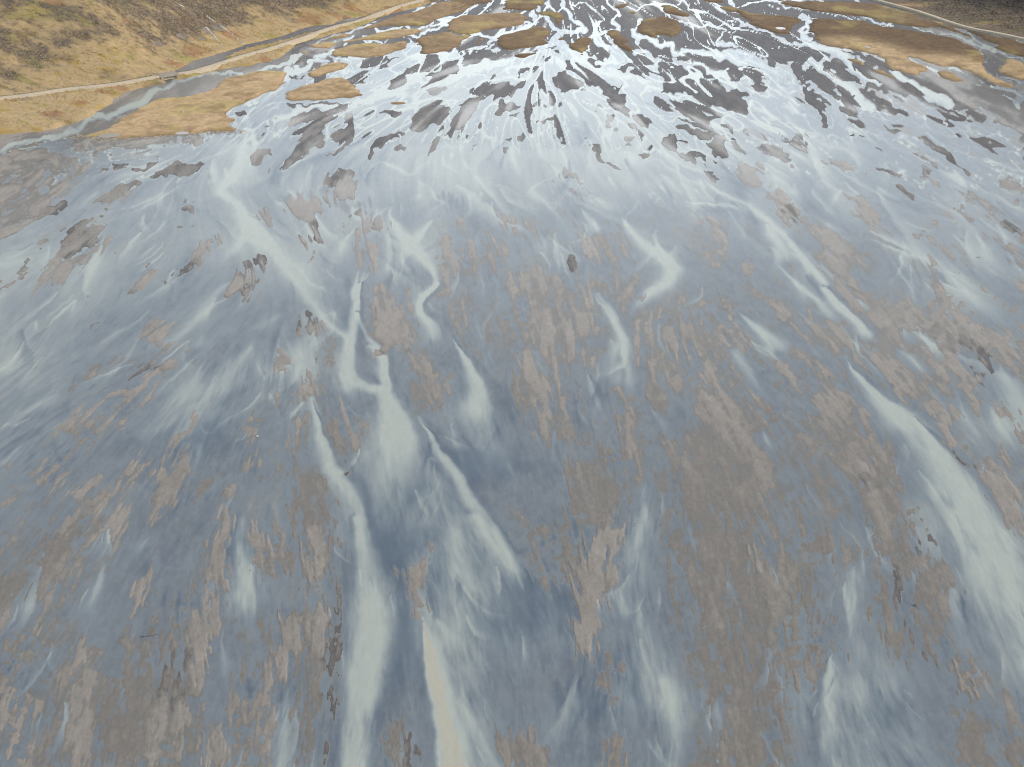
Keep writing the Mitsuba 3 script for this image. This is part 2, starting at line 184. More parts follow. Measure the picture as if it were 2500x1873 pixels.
d 0.48 134.9,302.3 138.3,301.4 137.3,298.7 134.8,298.7
d 0.47 137.9,296.9 141.2,296.0 139.0,293.4
d 0.48 103.2,313.5 107.5,315.4 107.5,305.9 107.9,298.7 102.8,297.8 103.2,304.1
d 0.47 89.0,304.1 93.8,305.9 99.2,293.4 98.0,286.6 93.7,288.3 90.2,298.7
d 0.42 120.4,257.4 124.2,258.8 127.0,254.5 130.3,247.7 127.6,249.0 121.1,253.1
d 0.40 125.6,245.0 128.7,245.0 129.3,239.8 126.2,241.1
d 0.40 87.3,239.8 91.1,242.4 94.9,237.3 95.4,232.3 91.0,231.1 88.0,234.8
d 0.38 120.9,227.5 123.9,227.5 127.1,218.3 126.9,215.6 122.3,218.3
d 0.40 146.3,250.4 151.0,247.7 152.0,238.6 150.9,228.7 149.1,232.3 148.6,242.4
d 0.40 78.6,242.4 81.2,244.4 82.4,236.7 80.4,234.8
d 0.39 92.2,229.9 95.1,231.1 94.9,224.0 93.1,222.9
d 0.57 144.2,304.1 146.3,293.4 149.4,283.3 154.8,275.3 154.3,267.6 150.6,272.2 145.2,280.0 144.8,286.6
d 0.45 129.5,280.0 134.7,281.7 134.7,275.3 129.0,272.2
d 0.43 137.4,261.7 141.8,260.2 138.4,255.9
d 0.50 97.4,329.4 103.0,325.3 98.1,313.5 94.9,313.5
d 0.45 105.7,286.6 107.5,286.6 104.9,278.4 103.9,280.0
d 0.52 86.1,349.0 89.3,344.5 92.6,331.5 89.7,333.6
d 0.51 98.5,331.5 102.5,331.5 109.4,327.4 113.8,317.3 111.3,315.4 105.7,323.3
d 0.53 158.1,357.1 161.6,351.3 167.2,347.9 169.8,342.3 165.1,342.3 158.5,346.7
p 1.04 100.0,247.7 103.5,250.4 104.4,243.1 101.0,237.3 99.2,239.8
p 0.97 76.1,229.9 78.7,232.3 81.4,225.2 81.5,216.1 79.1,210.7 73.2,211.8
p 0.99 106.9,228.7 111.7,232.3 115.0,227.5 114.2,224.0 110.4,221.7
p 0.78 -99.0,163.3 -94.4,165.9 -93.4,161.3 -93.8,156.9 -95.7,155.0 -97.3,155.7
d 0.29 -98.6,149.1 -98.1,152.6 -96.4,155.0 -95.2,153.8
p 1.02 -88.3,166.6 -88.1,172.1 -85.7,175.7 -84.4,178.6 -82.9,175.0 -84.3,171.4 -86.0,168.0
d 0.38 -88.6,157.5 -88.8,163.9 -86.0,168.0 -83.8,170.0 -82.8,164.6 -84.9,160.7 -87.4,158.1
d 0.35 -100.8,193.4 -98.7,197.6 -95.8,200.2 -96.2,195.9 -95.5,192.6 -98.7,191.8
d 0.35 -101.6,200.2 -100.6,201.9 -99.8,200.6 -100.9,199.3
d 0.33 -96.9,184.6 -93.9,187.0 -95.2,184.3
h 0.97 -72.7,165.9 -70.8,169.3 -67.4,167.3 -66.0,163.3 -66.7,156.9 -66.7,149.6 -68.6,149.6 -72.0,153.2
p 0.96 -71.9,153.8 -72.2,159.4 -71.2,163.3 -69.1,163.3 -67.4,159.4 -67.0,155.7 -68.0,152.0 -69.1,150.2
p 0.88 -75.2,191.0 -74.5,197.2 -72.9,196.8 -70.8,191.0 -70.3,184.6 -72.8,187.8
d 0.41 -129.4,177.9 -128.6,183.1 -125.9,187.0 -123.5,188.6 -125.2,182.3 -121.1,183.1 -118.6,180.8 -117.2,172.8 -119.2,169.3 -123.2,167.3 -124.4,171.4 -123.6,175.7
b 1.44 -123.3,163.3 -121.4,168.0 -117.5,173.5 -115.5,177.1 -114.7,172.8 -115.5,161.3 -117.4,156.9 -120.8,151.4 -122.1,158.1
d 0.45 -128.0,195.9 -127.4,206.3 -124.4,212.8 -118.4,215.6 -117.4,211.8 -120.8,208.2 -122.3,201.9 -126.0,197.6
d 0.48 -120.4,219.5 -116.4,223.5 -107.3,228.6 -102.9,228.6 -102.7,222.5 -107.8,217.6 -117.0,219.5
d 0.43 -139.5,187.0 -141.0,197.6 -139.1,201.9 -135.5,204.5 -134.7,199.3 -135.0,191.8 -137.7,191.0
b 1.71 -183.6,231.8 -177.7,237.2 -167.1,242.8 -149.2,233.9 -147.5,226.6 -150.7,214.7 -154.6,210.0 -140.9,207.2 -139.1,201.9 -141.6,192.6 -144.8,177.1 -150.0,173.5
b 1.90 -164.0,248.6 -146.7,248.6 -119.8,251.6 -110.9,253.1 -112.5,244.0 -120.5,240.5 -139.1,241.7 -151.8,239.4
d 0.39 -137.5,222.5 -133.2,227.6 -126.6,230.7 -117.2,231.8 -124.0,226.6 -131.0,222.5
b 1.67 -126.7,201.0 -120.1,206.3 -117.0,211.8 -117.2,207.2 -121.9,201.0
d 0.31 -130.6,166.6 -130.7,171.1 -129.5,170.0 -128.9,163.9 -129.3,160.0
d 0.29 -94.0,147.3 -93.8,149.4 -92.9,148.8 -93.2,147.3
d 0.30 -90.0,153.2 -90.6,157.5 -90.0,156.9 -89.3,153.2
d 0.47 -61.1,211.8 -59.6,216.6 -56.4,222.5 -53.5,225.5 -52.1,224.5 -51.8,220.5 -56.2,216.6 -57.0,211.8
p 1.18 -55.1,208.2 -56.4,217.6 -53.9,220.5 -51.1,221.5 -47.9,217.6 -49.4,210.9 -49.8,206.3 -52.7,201.9
p 1.12 -67.9,196.8 -65.1,201.9 -62.4,206.3 -57.8,203.7 -55.8,197.6 -57.5,194.2 -56.6,187.8 -58.8,185.4 -63.4,192.6 -67.3,195.9
h 1.06 -57.8,178.6 -58.8,185.4 -57.6,192.6 -55.1,186.2 -53.8,181.6 -53.7,175.7 -55.8,175.0
p 0.85 -57.4,179.3 -57.9,184.3 -56.4,185.0 -54.5,182.3 -54.1,178.2 -55.3,176.3
p 1.08 -43.3,185.4 -42.2,191.0 -39.2,194.2 -38.0,191.0 -38.2,184.6 -39.0,179.3 -41.1,178.6
p 0.80 -39.8,172.8 -38.2,171.4 -37.0,165.9 -34.9,163.3 -37.2,160.0
d 0.35 -48.2,194.2 -45.6,197.6 -43.9,199.3 -45.2,195.1 -47.5,192.6
b 1.60 -47.1,192.6 -43.9,194.2 -44.6,191.8
h 0.89 -51.6,136.4 -51.6,143.4 -49.4,145.0 -46.6,140.6 -46.5,137.4 -50.1,135.3
p 0.71 -50.6,136.4 -49.9,138.5 -46.9,139.0 -45.4,136.4 -47.1,134.3 -49.3,134.3
b 1.37 -29.7,155.0 -27.2,156.9 -24.3,155.0 -24.4,149.1 -26.5,150.2
x 3.27 -22.4,204.5 -20.0,204.5 -14.7,196.8 -16.1,193.4 -19.5,197.6
x 2.61 -38.3,146.2 -36.2,145.0 -34.9,138.5 -36.9,139.5
x 2.77 -24.5,156.9 -21.5,157.5 -22.5,153.8
x 2.81 -30.0,160.7 -25.8,159.4 -27.4,158.1
x 3.26 -53.8,199.3 -47.9,195.1 -44.9,201.0 -49.8,199.3
x 3.34 -68.5,201.0 -63.5,207.2 -55.6,209.1 -61.2,208.2 -66.1,204.5
b 1.44 -16.0,162.0 -12.6,170.0 -7.5,177.1 -2.0,177.1 -1.9,166.6 -6.8,152.0 -13.6,155.7
b 1.46 -42.3,177.1 -40.2,172.8 -37.5,160.0 -41.7,164.6
b 1.32 -36.6,153.8 -33.6,153.8 -27.5,145.0 -24.4,140.6 -24.8,135.3 -35.6,135.3 -35.6,145.0
b 1.49 28.5,186.2 31.3,180.8 32.3,173.5 32.0,164.6 30.7,163.6 29.6,178.6
p 0.84 56.9,187.8 61.3,185.4 62.4,177.1 61.0,172.8 58.7,178.6
p 0.79 60.1,164.6 62.9,168.6 65.0,170.0 64.5,165.3 60.8,160.0 59.1,157.5
p 0.98 14.8,225.5 17.4,224.5 17.5,219.5 15.8,219.5
b 1.68 16.0,215.6 22.2,208.2 25.0,202.8 24.1,201.0 19.9,204.5 16.6,210.9
x 3.20 57.8,194.2 64.9,197.6 66.8,194.2 63.3,191.0 59.8,192.6
x 3.02 53.9,182.3 56.6,180.8 56.3,172.8 54.2,175.0
x 2.88 46.7,167.3 49.2,165.9 49.2,163.9 46.1,164.3
x 2.75 48.8,156.9 53.0,160.7 58.2,153.8 57.1,145.0 54.7,153.2
h 1.00 12.3,164.6 14.3,168.6 17.3,171.4 19.2,168.0 18.5,163.3 15.2,160.0 12.8,161.3
b 1.35 0.1,153.8 4.9,160.0 15.1,158.8 21.3,152.0 22.3,145.0 20.2,139.5 7.6,139.5 -1.9,145.0
b 1.54 -2.3,192.6 5.4,187.8 9.7,180.8 6.2,172.8 1.5,177.1 -1.4,184.6
b 1.47 20.1,180.8 27.2,184.6 29.0,173.5 28.9,160.0 25.1,156.9 22.5,173.5
p 0.89 105.3,202.8 109.2,204.5 108.9,197.6 108.8,189.4 105.0,189.4 104.5,194.2
p 0.92 82.5,209.1 85.2,210.0 86.9,204.5 85.1,198.4 82.6,196.8 81.3,201.9
h 1.10 82.4,195.9 85.0,196.8 83.2,189.4 81.4,188.6
d 0.49 147.2,251.0 150.3,247.4 151.5,236.1 150.6,228.6 149.5,217.6 147.7,222.5 146.4,232.9
p 0.97 137.4,225.5 141.3,224.5 141.1,217.6 138.0,211.8 136.0,215.6
d 0.36 122.7,210.0 124.8,209.1 125.4,202.8 123.8,201.0 121.7,203.7
d 0.33 108.7,186.2 110.8,180.1 110.9,177.9 109.1,182.3
d 0.33 143.4,189.4 146.4,187.8 148.7,182.3 146.6,178.6 142.7,182.3
d 0.37 159.9,214.7 161.4,213.7 159.3,209.1 158.2,210.0
m 1.39 102.6,142.8 107.5,145.0 109.0,139.5 106.1,135.3 99.7,136.4
x 2.99 78.1,178.6 85.4,180.8 85.0,172.8 82.2,170.7 78.6,174.2
x 2.81 98.1,166.6 103.8,163.3 104.4,158.1 101.0,152.6 97.8,156.9
x 2.79 105.9,160.0 114.4,160.0 113.2,153.8 108.9,156.9
x 2.96 95.6,180.1 100.4,177.1 103.8,163.3 99.7,168.0 95.4,173.5
p 0.83 115.6,180.1 117.9,177.9 115.2,174.2
p 0.81 120.0,172.8 121.2,169.3 119.2,166.6
b 1.42 113.3,166.6 116.3,158.1 114.4,160.0 110.7,163.3
b 1.47 87.6,180.8 97.2,178.6 96.4,166.6 94.6,162.0 90.4,164.6 87.0,170.0
b 1.39 82.9,172.8 92.8,166.6 93.9,160.0 85.9,140.6 83.3,140.6 82.5,156.9
b 1.46 135.2,180.8 140.9,170.0 135.4,160.0 133.3,166.6
b 1.60 139.6,210.0 145.0,192.6 144.8,177.1 149.8,186.2 147.2,204.5
p 0.87 -86.3,133.3 -85.2,136.3 -82.4,136.6 -80.4,133.9 -80.7,131.0 -83.1,129.1 -85.1,131.6
x 2.38 -86.0,115.7 -86.7,119.7 -85.2,123.3 -80.0,127.1 -76.4,126.6 -78.3,122.8 -80.5,119.7 -84.1,116.7
h 0.81 -85.8,115.2 -84.1,116.7 -80.5,119.7 -78.2,120.7 -80.6,116.7 -84.2,114.5
p 0.81 -85.7,114.2 -81.9,115.2 -79.5,117.2 -77.4,120.2 -75.2,126.0 -74.1,126.0 -75.3,121.8 -77.7,117.7 -79.7,113.7 -83.4,111.1 -85.1,111.3
p 0.74 -67.3,93.3 -67.9,96.5 -66.5,99.0 -65.4,101.1 -66.6,104.5 -65.0,105.0 -63.8,102.3 -64.6,99.4 -66.3,96.9
p 0.68 -66.7,81.3 -66.6,84.1 -66.2,86.6 -67.5,89.2 -65.9,91.8 -64.9,89.9 -63.9,97.3 -62.1,91.4 -60.6,85.5 -60.6,82.4 -61.3,81.3 -62.5,84.1 -63.5,81.7 -64.5,78.7 -64.4,76.1
p 0.54 -80.3,82.7 -81.5,86.2 -79.3,88.0 -77.8,87.3 -78.6,84.1 -79.1,81.7
p 0.69 -74.1,82.7 -72.6,85.5 -71.3,90.3 -70.5,94.1 -70.2,91.0 -71.4,86.6 -73.3,82.0
p 0.52 -79.5,75.5 -79.9,79.0 -76.7,80.0 -74.9,80.7 -75.8,78.0 -76.4,74.8
p 0.65 -72.0,76.1 -71.6,79.3 -70.1,80.7 -69.0,78.7 -67.1,78.7 -67.9,77.4 -69.8,75.1
p 0.57 -51.5,89.2 -51.1,94.5 -49.7,96.9 -49.2,95.7 -49.3,92.2 -50.8,89.5
p 0.66 -54.1,124.4 -53.2,126.0 -50.9,122.8 -52.6,121.2
x 2.36 -68.1,127.1 -66.9,132.2 -65.8,125.5 -65.0,119.7 -63.8,112.8 -65.1,109.9 -66.7,115.7
x 2.30 -52.0,118.7 -49.1,117.7 -47.4,110.4 -49.9,112.8
x 2.19 -49.5,109.0 -47.6,103.6 -49.8,102.8 -50.0,105.8
x 2.14 -61.7,102.3 -60.2,101.5 -56.9,98.6 -59.7,99.0
x 2.08 -81.1,95.3 -75.9,100.2 -71.3,96.1 -75.4,92.2 -78.6,92.2
x 1.92 -56.0,76.1 -54.6,80.7 -53.0,87.7 -51.9,86.6 -52.2,81.3 -52.4,75.5
x 2.27 -65.1,109.9 -58.7,112.8 -54.2,119.7 -54.1,116.7 -57.3,109.9 -61.2,105.4
x 1.88 -65.3,80.7 -59.9,80.7 -57.5,77.4 -62.0,75.5 -66.1,76.1
x 2.08 -67.9,93.3 -64.0,98.6 -64.1,97.3 -66.3,92.2
d 0.27 -98.8,132.8 -99.0,136.3 -97.8,138.4 -97.6,136.3 -98.2,133.6
m 1.12 -91.3,101.5 -86.8,108.1 -82.7,103.6 -83.6,91.4 -87.0,84.1 -90.2,87.7
m 1.19 -86.2,106.7 -82.3,109.9 -79.0,112.8 -78.8,103.6 -79.1,99.4
m 1.16 -56.0,99.4 -52.7,108.1 -49.1,103.6 -51.8,99.4 -54.1,96.9
m 1.04 -81.2,80.7 -77.5,84.1 -72.0,84.1 -73.3,80.7 -76.1,78.7
b 1.17 -94.9,119.7 -91.7,122.8 -87.3,124.4 -89.7,119.7 -93.1,115.7 -96.3,111.8
b 0.99 -59.1,81.3 -56.9,87.7 -54.9,90.3 -53.2,90.3 -52.8,88.8 -55.2,82.4
p 0.66 -51.7,77.4 -51.6,81.3 -52.5,87.7 -51.4,86.6 -50.9,82.4 -50.0,76.1 -50.9,74.8
h 0.89 -51.2,136.3 -51.0,141.8 -48.2,142.1 -46.3,138.1 -48.6,139.0 -50.3,136.9
p 0.70 -50.6,136.6 -48.6,138.7 -46.0,136.9 -45.8,133.9 -47.5,132.2 -49.5,135.1
p 0.66 -53.5,122.8 -52.5,125.5 -51.1,123.9 -50.6,120.7 -51.9,120.7
p 0.79 -46.2,113.7 -46.1,118.2 -44.8,119.7 -42.6,115.7 -41.0,110.9 -43.1,111.8 -44.5,109.5
h 0.84 -44.8,122.8 -45.3,129.9 -44.3,129.3 -43.5,122.8 -44.4,119.2
p 0.68 -30.5,127.4 -28.4,129.9 -26.1,133.3 -23.7,131.3 -27.2,128.8 -29.3,126.6
b 1.28 -36.6,138.1 -37.1,147.6 -33.5,148.9 -26.8,143.0 -24.1,138.1 -22.8,132.8 -27.2,128.8 -30.5,127.7 -35.3,132.2
b 1.13 -25.6,115.7 -21.0,117.7 -13.3,115.7 -14.5,109.0 -17.5,104.5 -20.8,106.7 -23.1,111.3
b 1.18 -24.3,123.9 -17.3,124.4 -13.0,119.7 -13.1,116.7 -20.9,116.7
b 1.06 -38.9,105.4 -37.4,109.9 -34.5,101.1 -33.0,99.4 -28.4,104.5 -27.6,101.1 -29.4,95.3 -30.8,89.9 -32.9,92.2 -34.9,93.7 -37.7,99.4
b 0.97 -41.5,91.4 -39.4,93.3 -34.3,87.7 -31.8,80.7 -31.9,75.5 -37.8,75.5 -39.5,84.1
b 1.07 -44.0,103.6 -43.0,107.2 -41.1,101.5 -40.5,93.3 -42.1,95.3
b 1.17 -45.1,132.2 -40.8,131.6 -37.8,122.8 -37.9,112.8 -38.0,103.6 -40.5,109.9
d 0.22 -34.4,92.6 -32.7,93.0 -31.0,91.4 -31.3,89.9 -33.2,91.0
m 1.05 -28.0,86.6 -26.4,88.8 -25.9,84.1 -27.2,80.0 -28.4,82.4
m 1.19 -38.7,110.4 -33.8,107.2 -28.0,109.9 -28.0,105.8 -34.3,101.5 -36.2,103.6
x 2.37 -28.2,126.0 -25.6,126.6 -21.9,117.7 -23.0,115.7 -26.2,117.7
x 2.61 -37.8,143.0 -37.1,147.6 -34.7,139.3 -36.4,138.7
x 2.31 -50.9,119.2 -48.1,119.7 -46.6,114.7 -46.4,109.9 -49.3,112.8
x 2.19 -51.0,108.1 -47.2,106.7 -46.8,103.6 -48.6,103.6
x 2.40 -34.7,123.9 -33.7,126.0 -31.3,126.0 -31.2,120.7 -33.1,120.7
x 2.23 -33.3,108.1 -28.1,110.9 -28.3,108.1 -30.5,106.3
x 2.01 -20.3,97.3 -17.3,96.1 -16.3,91.4 -16.8,85.5 -18.5,80.7 -21.4,82.4 -20.0,89.5
x 2.02 -17.1,103.6 -11.7,99.4 -10.0,95.3 -2.7,93.3 2.9,84.1 3.6,75.5 -0.4,75.5 -6.4,84.1 -11.3,93.3 -14.6,99.4
x 2.02 -40.3,92.2 -38.4,91.4 -38.5,89.2 -39.7,89.5
x 1.96 -27.6,87.7 -26.2,97.3 -24.8,87.7 -24.4,77.4 -25.7,75.5
x 2.39 -18.5,127.1 -14.0,124.9 -12.6,119.7 -16.2,119.7
b 1.16 27.9,126.6 34.2,125.5 38.2,121.8 37.3,116.7 33.1,109.0 30.9,103.6 28.7,109.0 27.4,113.2
b 1.08 3.1,103.6 10.8,111.8 11.9,109.9 11.9,103.6 11.3,99.0 8.4,93.7 5.9,97.3
b 1.03 40.7,112.8 51.5,108.1 48.5,91.4 42.9,75.5 27.9,75.5 30.5,84.1 33.0,93.3 33.4,100.2 37.9,108.1
b 1.23 0.4,139.9 8.0,149.6 19.2,149.6 20.3,139.9 16.0,131.0 11.5,112.8 3.1,104.5 -2.5,113.7 2.1,122.8
b 0.98 9.8,93.3 18.8,91.4 20.9,85.9 19.2,75.5 8.3,75.5 10.4,84.1
b 1.23 33.8,133.9 40.1,139.9 47.8,133.9 50.0,128.2 46.7,119.7 41.6,115.7 43.8,126.6 39.7,128.2 34.3,126.6
p 0.74 18.7,147.6 20.5,146.9 20.6,143.7 19.2,145.0
p 0.74 30.6,147.6 32.8,146.9 30.8,145.9
m 1.19 32.3,104.5 34.8,109.9 37.9,111.3 37.7,109.0 34.9,101.9 32.7,99.8
m 1.28 39.8,126.6 42.9,127.1 42.4,119.7 40.6,115.7 38.6,116.7
m 1.32 17.4,131.6 19.9,128.2 21.9,127.7 19.1,127.1
m 1.19 12.2,113.7 15.6,116.7 15.2,103.6 14.2,99.0 11.3,99.4
m 1.19 17.7,111.8 22.9,107.2 26.7,108.1 27.5,105.0 22.7,100.2 19.6,105.4
m 1.39 -1.4,143.0 5.4,151.6 6.7,146.3 0.4,128.2 -4.7,129.3
m 1.37 27.8,128.2 33.5,136.9 38.5,141.2 39.7,139.9 34.3,132.8
m 1.11 12.3,96.9 19.4,97.7 25.0,95.3 21.4,89.5 17.7,92.2
m 1.28 53.3,135.1 54.3,123.9 56.9,112.8 56.1,109.9 52.9,119.7 53.0,132.2
x 2.02 -3.9,91.4 1.8,99.4 6.9,91.4 4.4,84.1 -3.8,85.9
x 2.46 17.4,131.0 19.3,128.8 21.9,127.6 18.5,127.4
x 2.19 32.2,103.6 34.1,108.1 37.8,110.9 34.9,102.3 32.7,100.0
b 1.15 82.0,119.7 85.8,123.3 87.7,120.7 87.9,116.7 87.1,111.8 82.8,105.4 81.2,106.7 81.8,112.8
p 0.62 82.7,110.4 84.7,108.6 83.0,105.8 82.3,108.6
p 0.75 86.9,104.5 91.1,108.1 91.3,105.4 88.8,101.9 88.3,97.7 86.0,96.1 86.0,101.1
p 0.63 65.6,111.8 69.3,115.2 69.4,112.8 70.0,109.9 66.7,107.6
p 0.56 66.4,89.5 69.8,91.8 68.4,88.8 66.8,88.4
p 0.66 98.2,127.1 101.7,126.6 100.1,117.7 99.5,115.2 98.1,121.8
d 0.27 98.5,132.2 103.8,136.9 102.8,131.0 100.0,126.6 97.4,128.2
d 0.26 107.2,129.3 108.8,127.1 107.9,117.7 106.2,113.2 104.4,114.7 106.1,123.9
m 1.20 100.8,110.9 105.3,112.8 104.9,106.3 102.0,103.6 101.3,108.1
h 0.83 105.9,133.9 106.6,131.0 104.2,120.7 102.4,112.8 99.7,111.8 102.6,122.8
d 0.22 86.0,95.3 88.1,94.9 88.5,91.0 85.9,92.2
h 0.68 65.7,86.9 68.1,86.6 64.9,84.1
p 0.56 94.7,94.9 96.1,95.3 93.6,88.4 92.3,88.0
p 0.67 87.1,89.9 90.2,88.4 93.1,86.6 91.9,80.7 89.1,75.5 87.9,77.4 88.0,84.1
p 0.86 107.3,136.9 112.7,136.9 115.5,132.2 116.5,125.5 114.4,121.8 111.7,128.2 108.6,132.2
p 0.60 100.2,109.0 102.7,109.0 102.2,99.4 100.4,96.1 100.6,102.8
x 2.32 78.1,119.7 79.8,115.7 76.8,114.7
m 1.14 56.8,101.5 57.4,99.4 55.0,95.3 51.8,97.3 54.7,99.4
m 1.17 51.6,109.9 55.3,104.5 57.9,101.1 54.3,101.1 50.8,103.6
m 1.25 57.6,123.9 62.3,119.7 61.8,112.8 59.3,111.8 57.2,116.7
b 1.27 74.2,144.3 79.5,145.0 82.2,136.3 80.4,129.3 77.1,126.0 72.8,129.3
b 1.28 89.9,148.9 93.7,139.9 91.9,133.9 90.0,131.0 86.7,133.3 86.1,139.9
b 1.03 67.2,118.7 71.0,112.8 73.2,103.6 73.6,96.9 75.5,94.5 79.3,93.3 76.6,84.1 74.0,75.5 61.1,75.5 63.0,84.1 62.9,91.4 61.5,99.4
m 1.26 90.3,120.7 94.9,117.7 96.2,113.7 96.5,117.7 94.2,119.7
b 0.76 -57.0,48.6 -56.1,55.1 -53.3,56.0 -51.5,53.1 -52.0,48.6 -51.4,44.3 -49.8,41.2 -50.3,37.3 -64.1,37.3 -62.6,42.2 -58.2,46.4
p 0.58 -53.1,76.6 -51.0,78.2 -48.8,71.9 -47.3,64.6 -46.7,59.6 -45.5,58.0 -45.9,54.3 -45.4,50.8 -44.1,46.8 -44.9,43.7 -46.6,45.3 -47.8,50.8 -47.9,54.3 -50.8,56.8 -48.8,59.6 -50.2,67.5 -52.2,69.2
b 0.89 -81.2,70.4 -81.4,75.6 -79.5,78.2 -72.1,78.2 -73.6,73.4 -75.5,68.9 -73.8,65.5 -77.8,63.8 -82.5,59.3 -86.3,66.0
p 0.51 -47.1,78.2 -44.0,77.6 -42.1,72.5 -42.3,69.5 -42.9,68.0 -45.9,75.0
p 0.40 -42.6,36.9 -41.7,40.3 -41.1,42.6 -39.1,40.3 -37.9,36.9
p 0.44 -35.5,53.1 -35.5,60.1 -32.6,49.5 -34.3,49.5
m 0.84 -79.0,53.1 -74.9,58.0 -68.4,54.3 -68.9,50.8 -65.6,48.6 -67.2,43.3 -71.8,40.3
m 0.78 -69.7,40.3 -66.7,42.2 -64.1,37.3 -68.1,37.3
h 0.54 -47.8,45.1 -50.9,53.1 -49.4,54.1 -48.6,55.1 -48.3,50.8 -47.1,45.1
h 0.53 -51.1,45.1 -52.2,50.8 -51.5,53.1 -50.1,48.6 -50.5,44.7
m 0.78 -47.5,37.2 -47.0,40.7 -46.6,43.7 -44.4,43.3 -44.0,36.9
x 1.55 -46.0,53.1 -45.5,56.8 -43.2,50.8 -41.0,44.3 -41.9,43.3 -43.9,47.5
m 0.92 -53.1,55.5 -53.4,66.0 -51.9,68.9 -50.2,66.0 -49.8,59.3 -51.3,56.8
x 1.75 -65.0,56.8 -66.2,64.6 -63.7,70.4 -58.9,78.2 -53.7,78.2 -54.3,72.5 -55.8,66.0 -59.8,58.0 -63.2,54.8
x 1.58 -70.0,50.8 -69.0,55.5 -64.8,54.3 -67.3,52.0 -69.4,47.5
x 1.59 -61.7,54.3 -59.3,55.1 -57.5,49.7 -58.7,49.5
m 0.81 -41.5,50.8 -37.4,52.0 -34.3,48.6 -33.2,40.3 -34.3,36.9 -37.3,36.9
p 0.45 -67.0,57.0 -64.5,55.5 -64.8,54.3 -65.3,54.3
p 0.44 -65.3,47.9 -66.1,53.1 -64.0,54.1 -64.0,48.8
p 0.47 -61.6,64.1 -60.1,67.8 -59.3,65.5 -59.0,60.1 -59.8,58.5
p 0.63 -37.0,76.6 -35.0,76.9 -32.5,76.3 -30.5,72.8 -29.6,70.7 -30.9,68.3 -31.0,66.3 -33.2,65.2 -34.8,70.4
b 0.79 -32.9,55.5 -34.0,59.3 -33.1,60.6 -31.0,60.6 -29.1,61.7 -28.8,58.0 -28.5,53.1 -27.8,48.6 -26.9,43.3 -26.4,36.9 -28.8,36.9 -30.8,46.4
h 0.54 -29.4,64.6 -27.7,61.9 -26.1,53.1 -25.0,45.3 -24.2,36.9 -25.4,36.9 -27.2,46.4 -28.3,55.5
p 0.46 -31.7,58.0 -30.8,60.6 -29.4,61.7 -28.8,58.0 -29.0,54.3 -29.9,52.0
p 0.61 -17.6,68.9 -15.2,70.4 -13.1,71.9 -13.6,68.9 -14.3,66.0 -14.0,60.1 -15.8,61.1 -19.0,66.0
x 1.82 -25.0,71.6 -24.2,75.0 -18.4,76.3 -12.0,77.6 -12.4,72.5 -17.2,69.8 -19.3,67.2 -21.9,68.0
x 1.59 -15.2,60.6 -13.9,58.5 -13.7,54.3 -14.0,50.8 -14.9,45.3 -17.5,45.3 -18.5,49.7 -17.7,54.3
x 1.78 -7.3,73.4 -4.6,68.9 -5.5,66.0
x 1.59 -2.5,59.3 2.6,58.0 3.0,46.4 -0.8,44.3 -4.1,49.7 -3.3,55.5
h 0.50 -14.8,44.3 -13.2,42.6 -12.4,36.9 -14.4,36.9
x 1.46 -12.4,45.3 -10.1,43.3 -9.5,38.3 -11.5,38.3
b 0.73 -17.5,44.3 -16.2,45.3 -14.8,43.9 -15.2,40.3 -15.9,36.9 -17.4,40.3
b 0.72 -1.8,40.3 2.8,41.6 2.7,36.9 -0.5,36.9
m 0.97 -2.3,76.6 3.6,78.2 3.3,63.3 1.5,66.0
m 0.97 -44.0,76.6 -37.4,76.3 -35.7,68.9 -40.1,66.6 -42.9,68.9
m 0.81 -39.3,50.8 -35.6,52.0 -33.8,46.4 -32.9,36.9 -35.3,36.9
p 0.45 -36.3,56.5 -35.4,58.5 -34.3,59.6 -33.0,53.1 -34.2,49.7
p 0.60 15.9,78.2 20.9,78.2 19.2,75.0 15.7,66.0 14.4,60.6 13.2,55.5 11.6,52.0 10.1,52.4 9.5,58.0 10.3,66.0 13.0,71.9
b 0.82 30.1,76.6 43.8,78.2 40.6,55.5 35.6,36.9 29.3,36.9 30.0,45.3 29.6,53.1 29.5,60.6 30.5,71.9
m 0.96 27.2,76.6 29.9,77.2 29.4,68.9 29.2,58.0 27.9,63.3 26.9,71.9
m 0.84 28.0,54.3 29.3,52.0 29.8,46.4 28.8,47.5 27.8,52.0
m 0.84 13.7,53.1 16.8,50.8 15.1,44.3 13.0,48.6
x 1.56 -3.1,53.1 1.4,52.0 7.0,53.1 10.2,51.7 6.6,46.4 1.3,44.3 -2.9,45.3
b 0.72 12.1,36.9 13.3,41.2 14.9,40.3 14.9,36.9
p 0.50 40.4,73.1 42.0,72.5 40.7,70.4 41.5,67.5 39.7,68.3
m 0.97 1.6,78.2 14.8,78.2 10.2,67.5 6.3,63.3 2.8,68.9
b 0.72 -2.8,42.2 3.3,40.3 4.8,36.9 -2.7,36.9
b 0.90 61.9,76.6 66.2,78.2 69.5,76.6 68.5,72.5 68.4,69.5 64.4,65.2 62.6,65.5 62.8,69.2 61.4,72.5
b 0.85 67.4,68.9 70.4,71.0 72.1,68.3 72.4,64.6 69.2,61.9 67.6,58.0 64.5,54.3 62.4,53.1 61.6,54.3 62.1,59.3 63.8,63.8
b 0.83 61.0,68.3 63.1,68.0 61.6,63.3 61.0,56.8 61.1,54.3 59.2,50.8 57.0,52.0 57.7,59.3
h 0.58 62.6,69.2 63.1,69.2 62.4,65.2 63.5,64.4 62.1,59.3 61.6,54.3 62.5,52.4 61.8,51.7 60.7,53.9 60.8,60.1
x 1.50 60.4,53.1 62.4,52.2 64.7,48.6 64.5,46.4 61.0,44.3 59.9,40.3 59.1,36.9 57.7,36.9 58.5,41.6 57.6,44.3 58.4,48.6
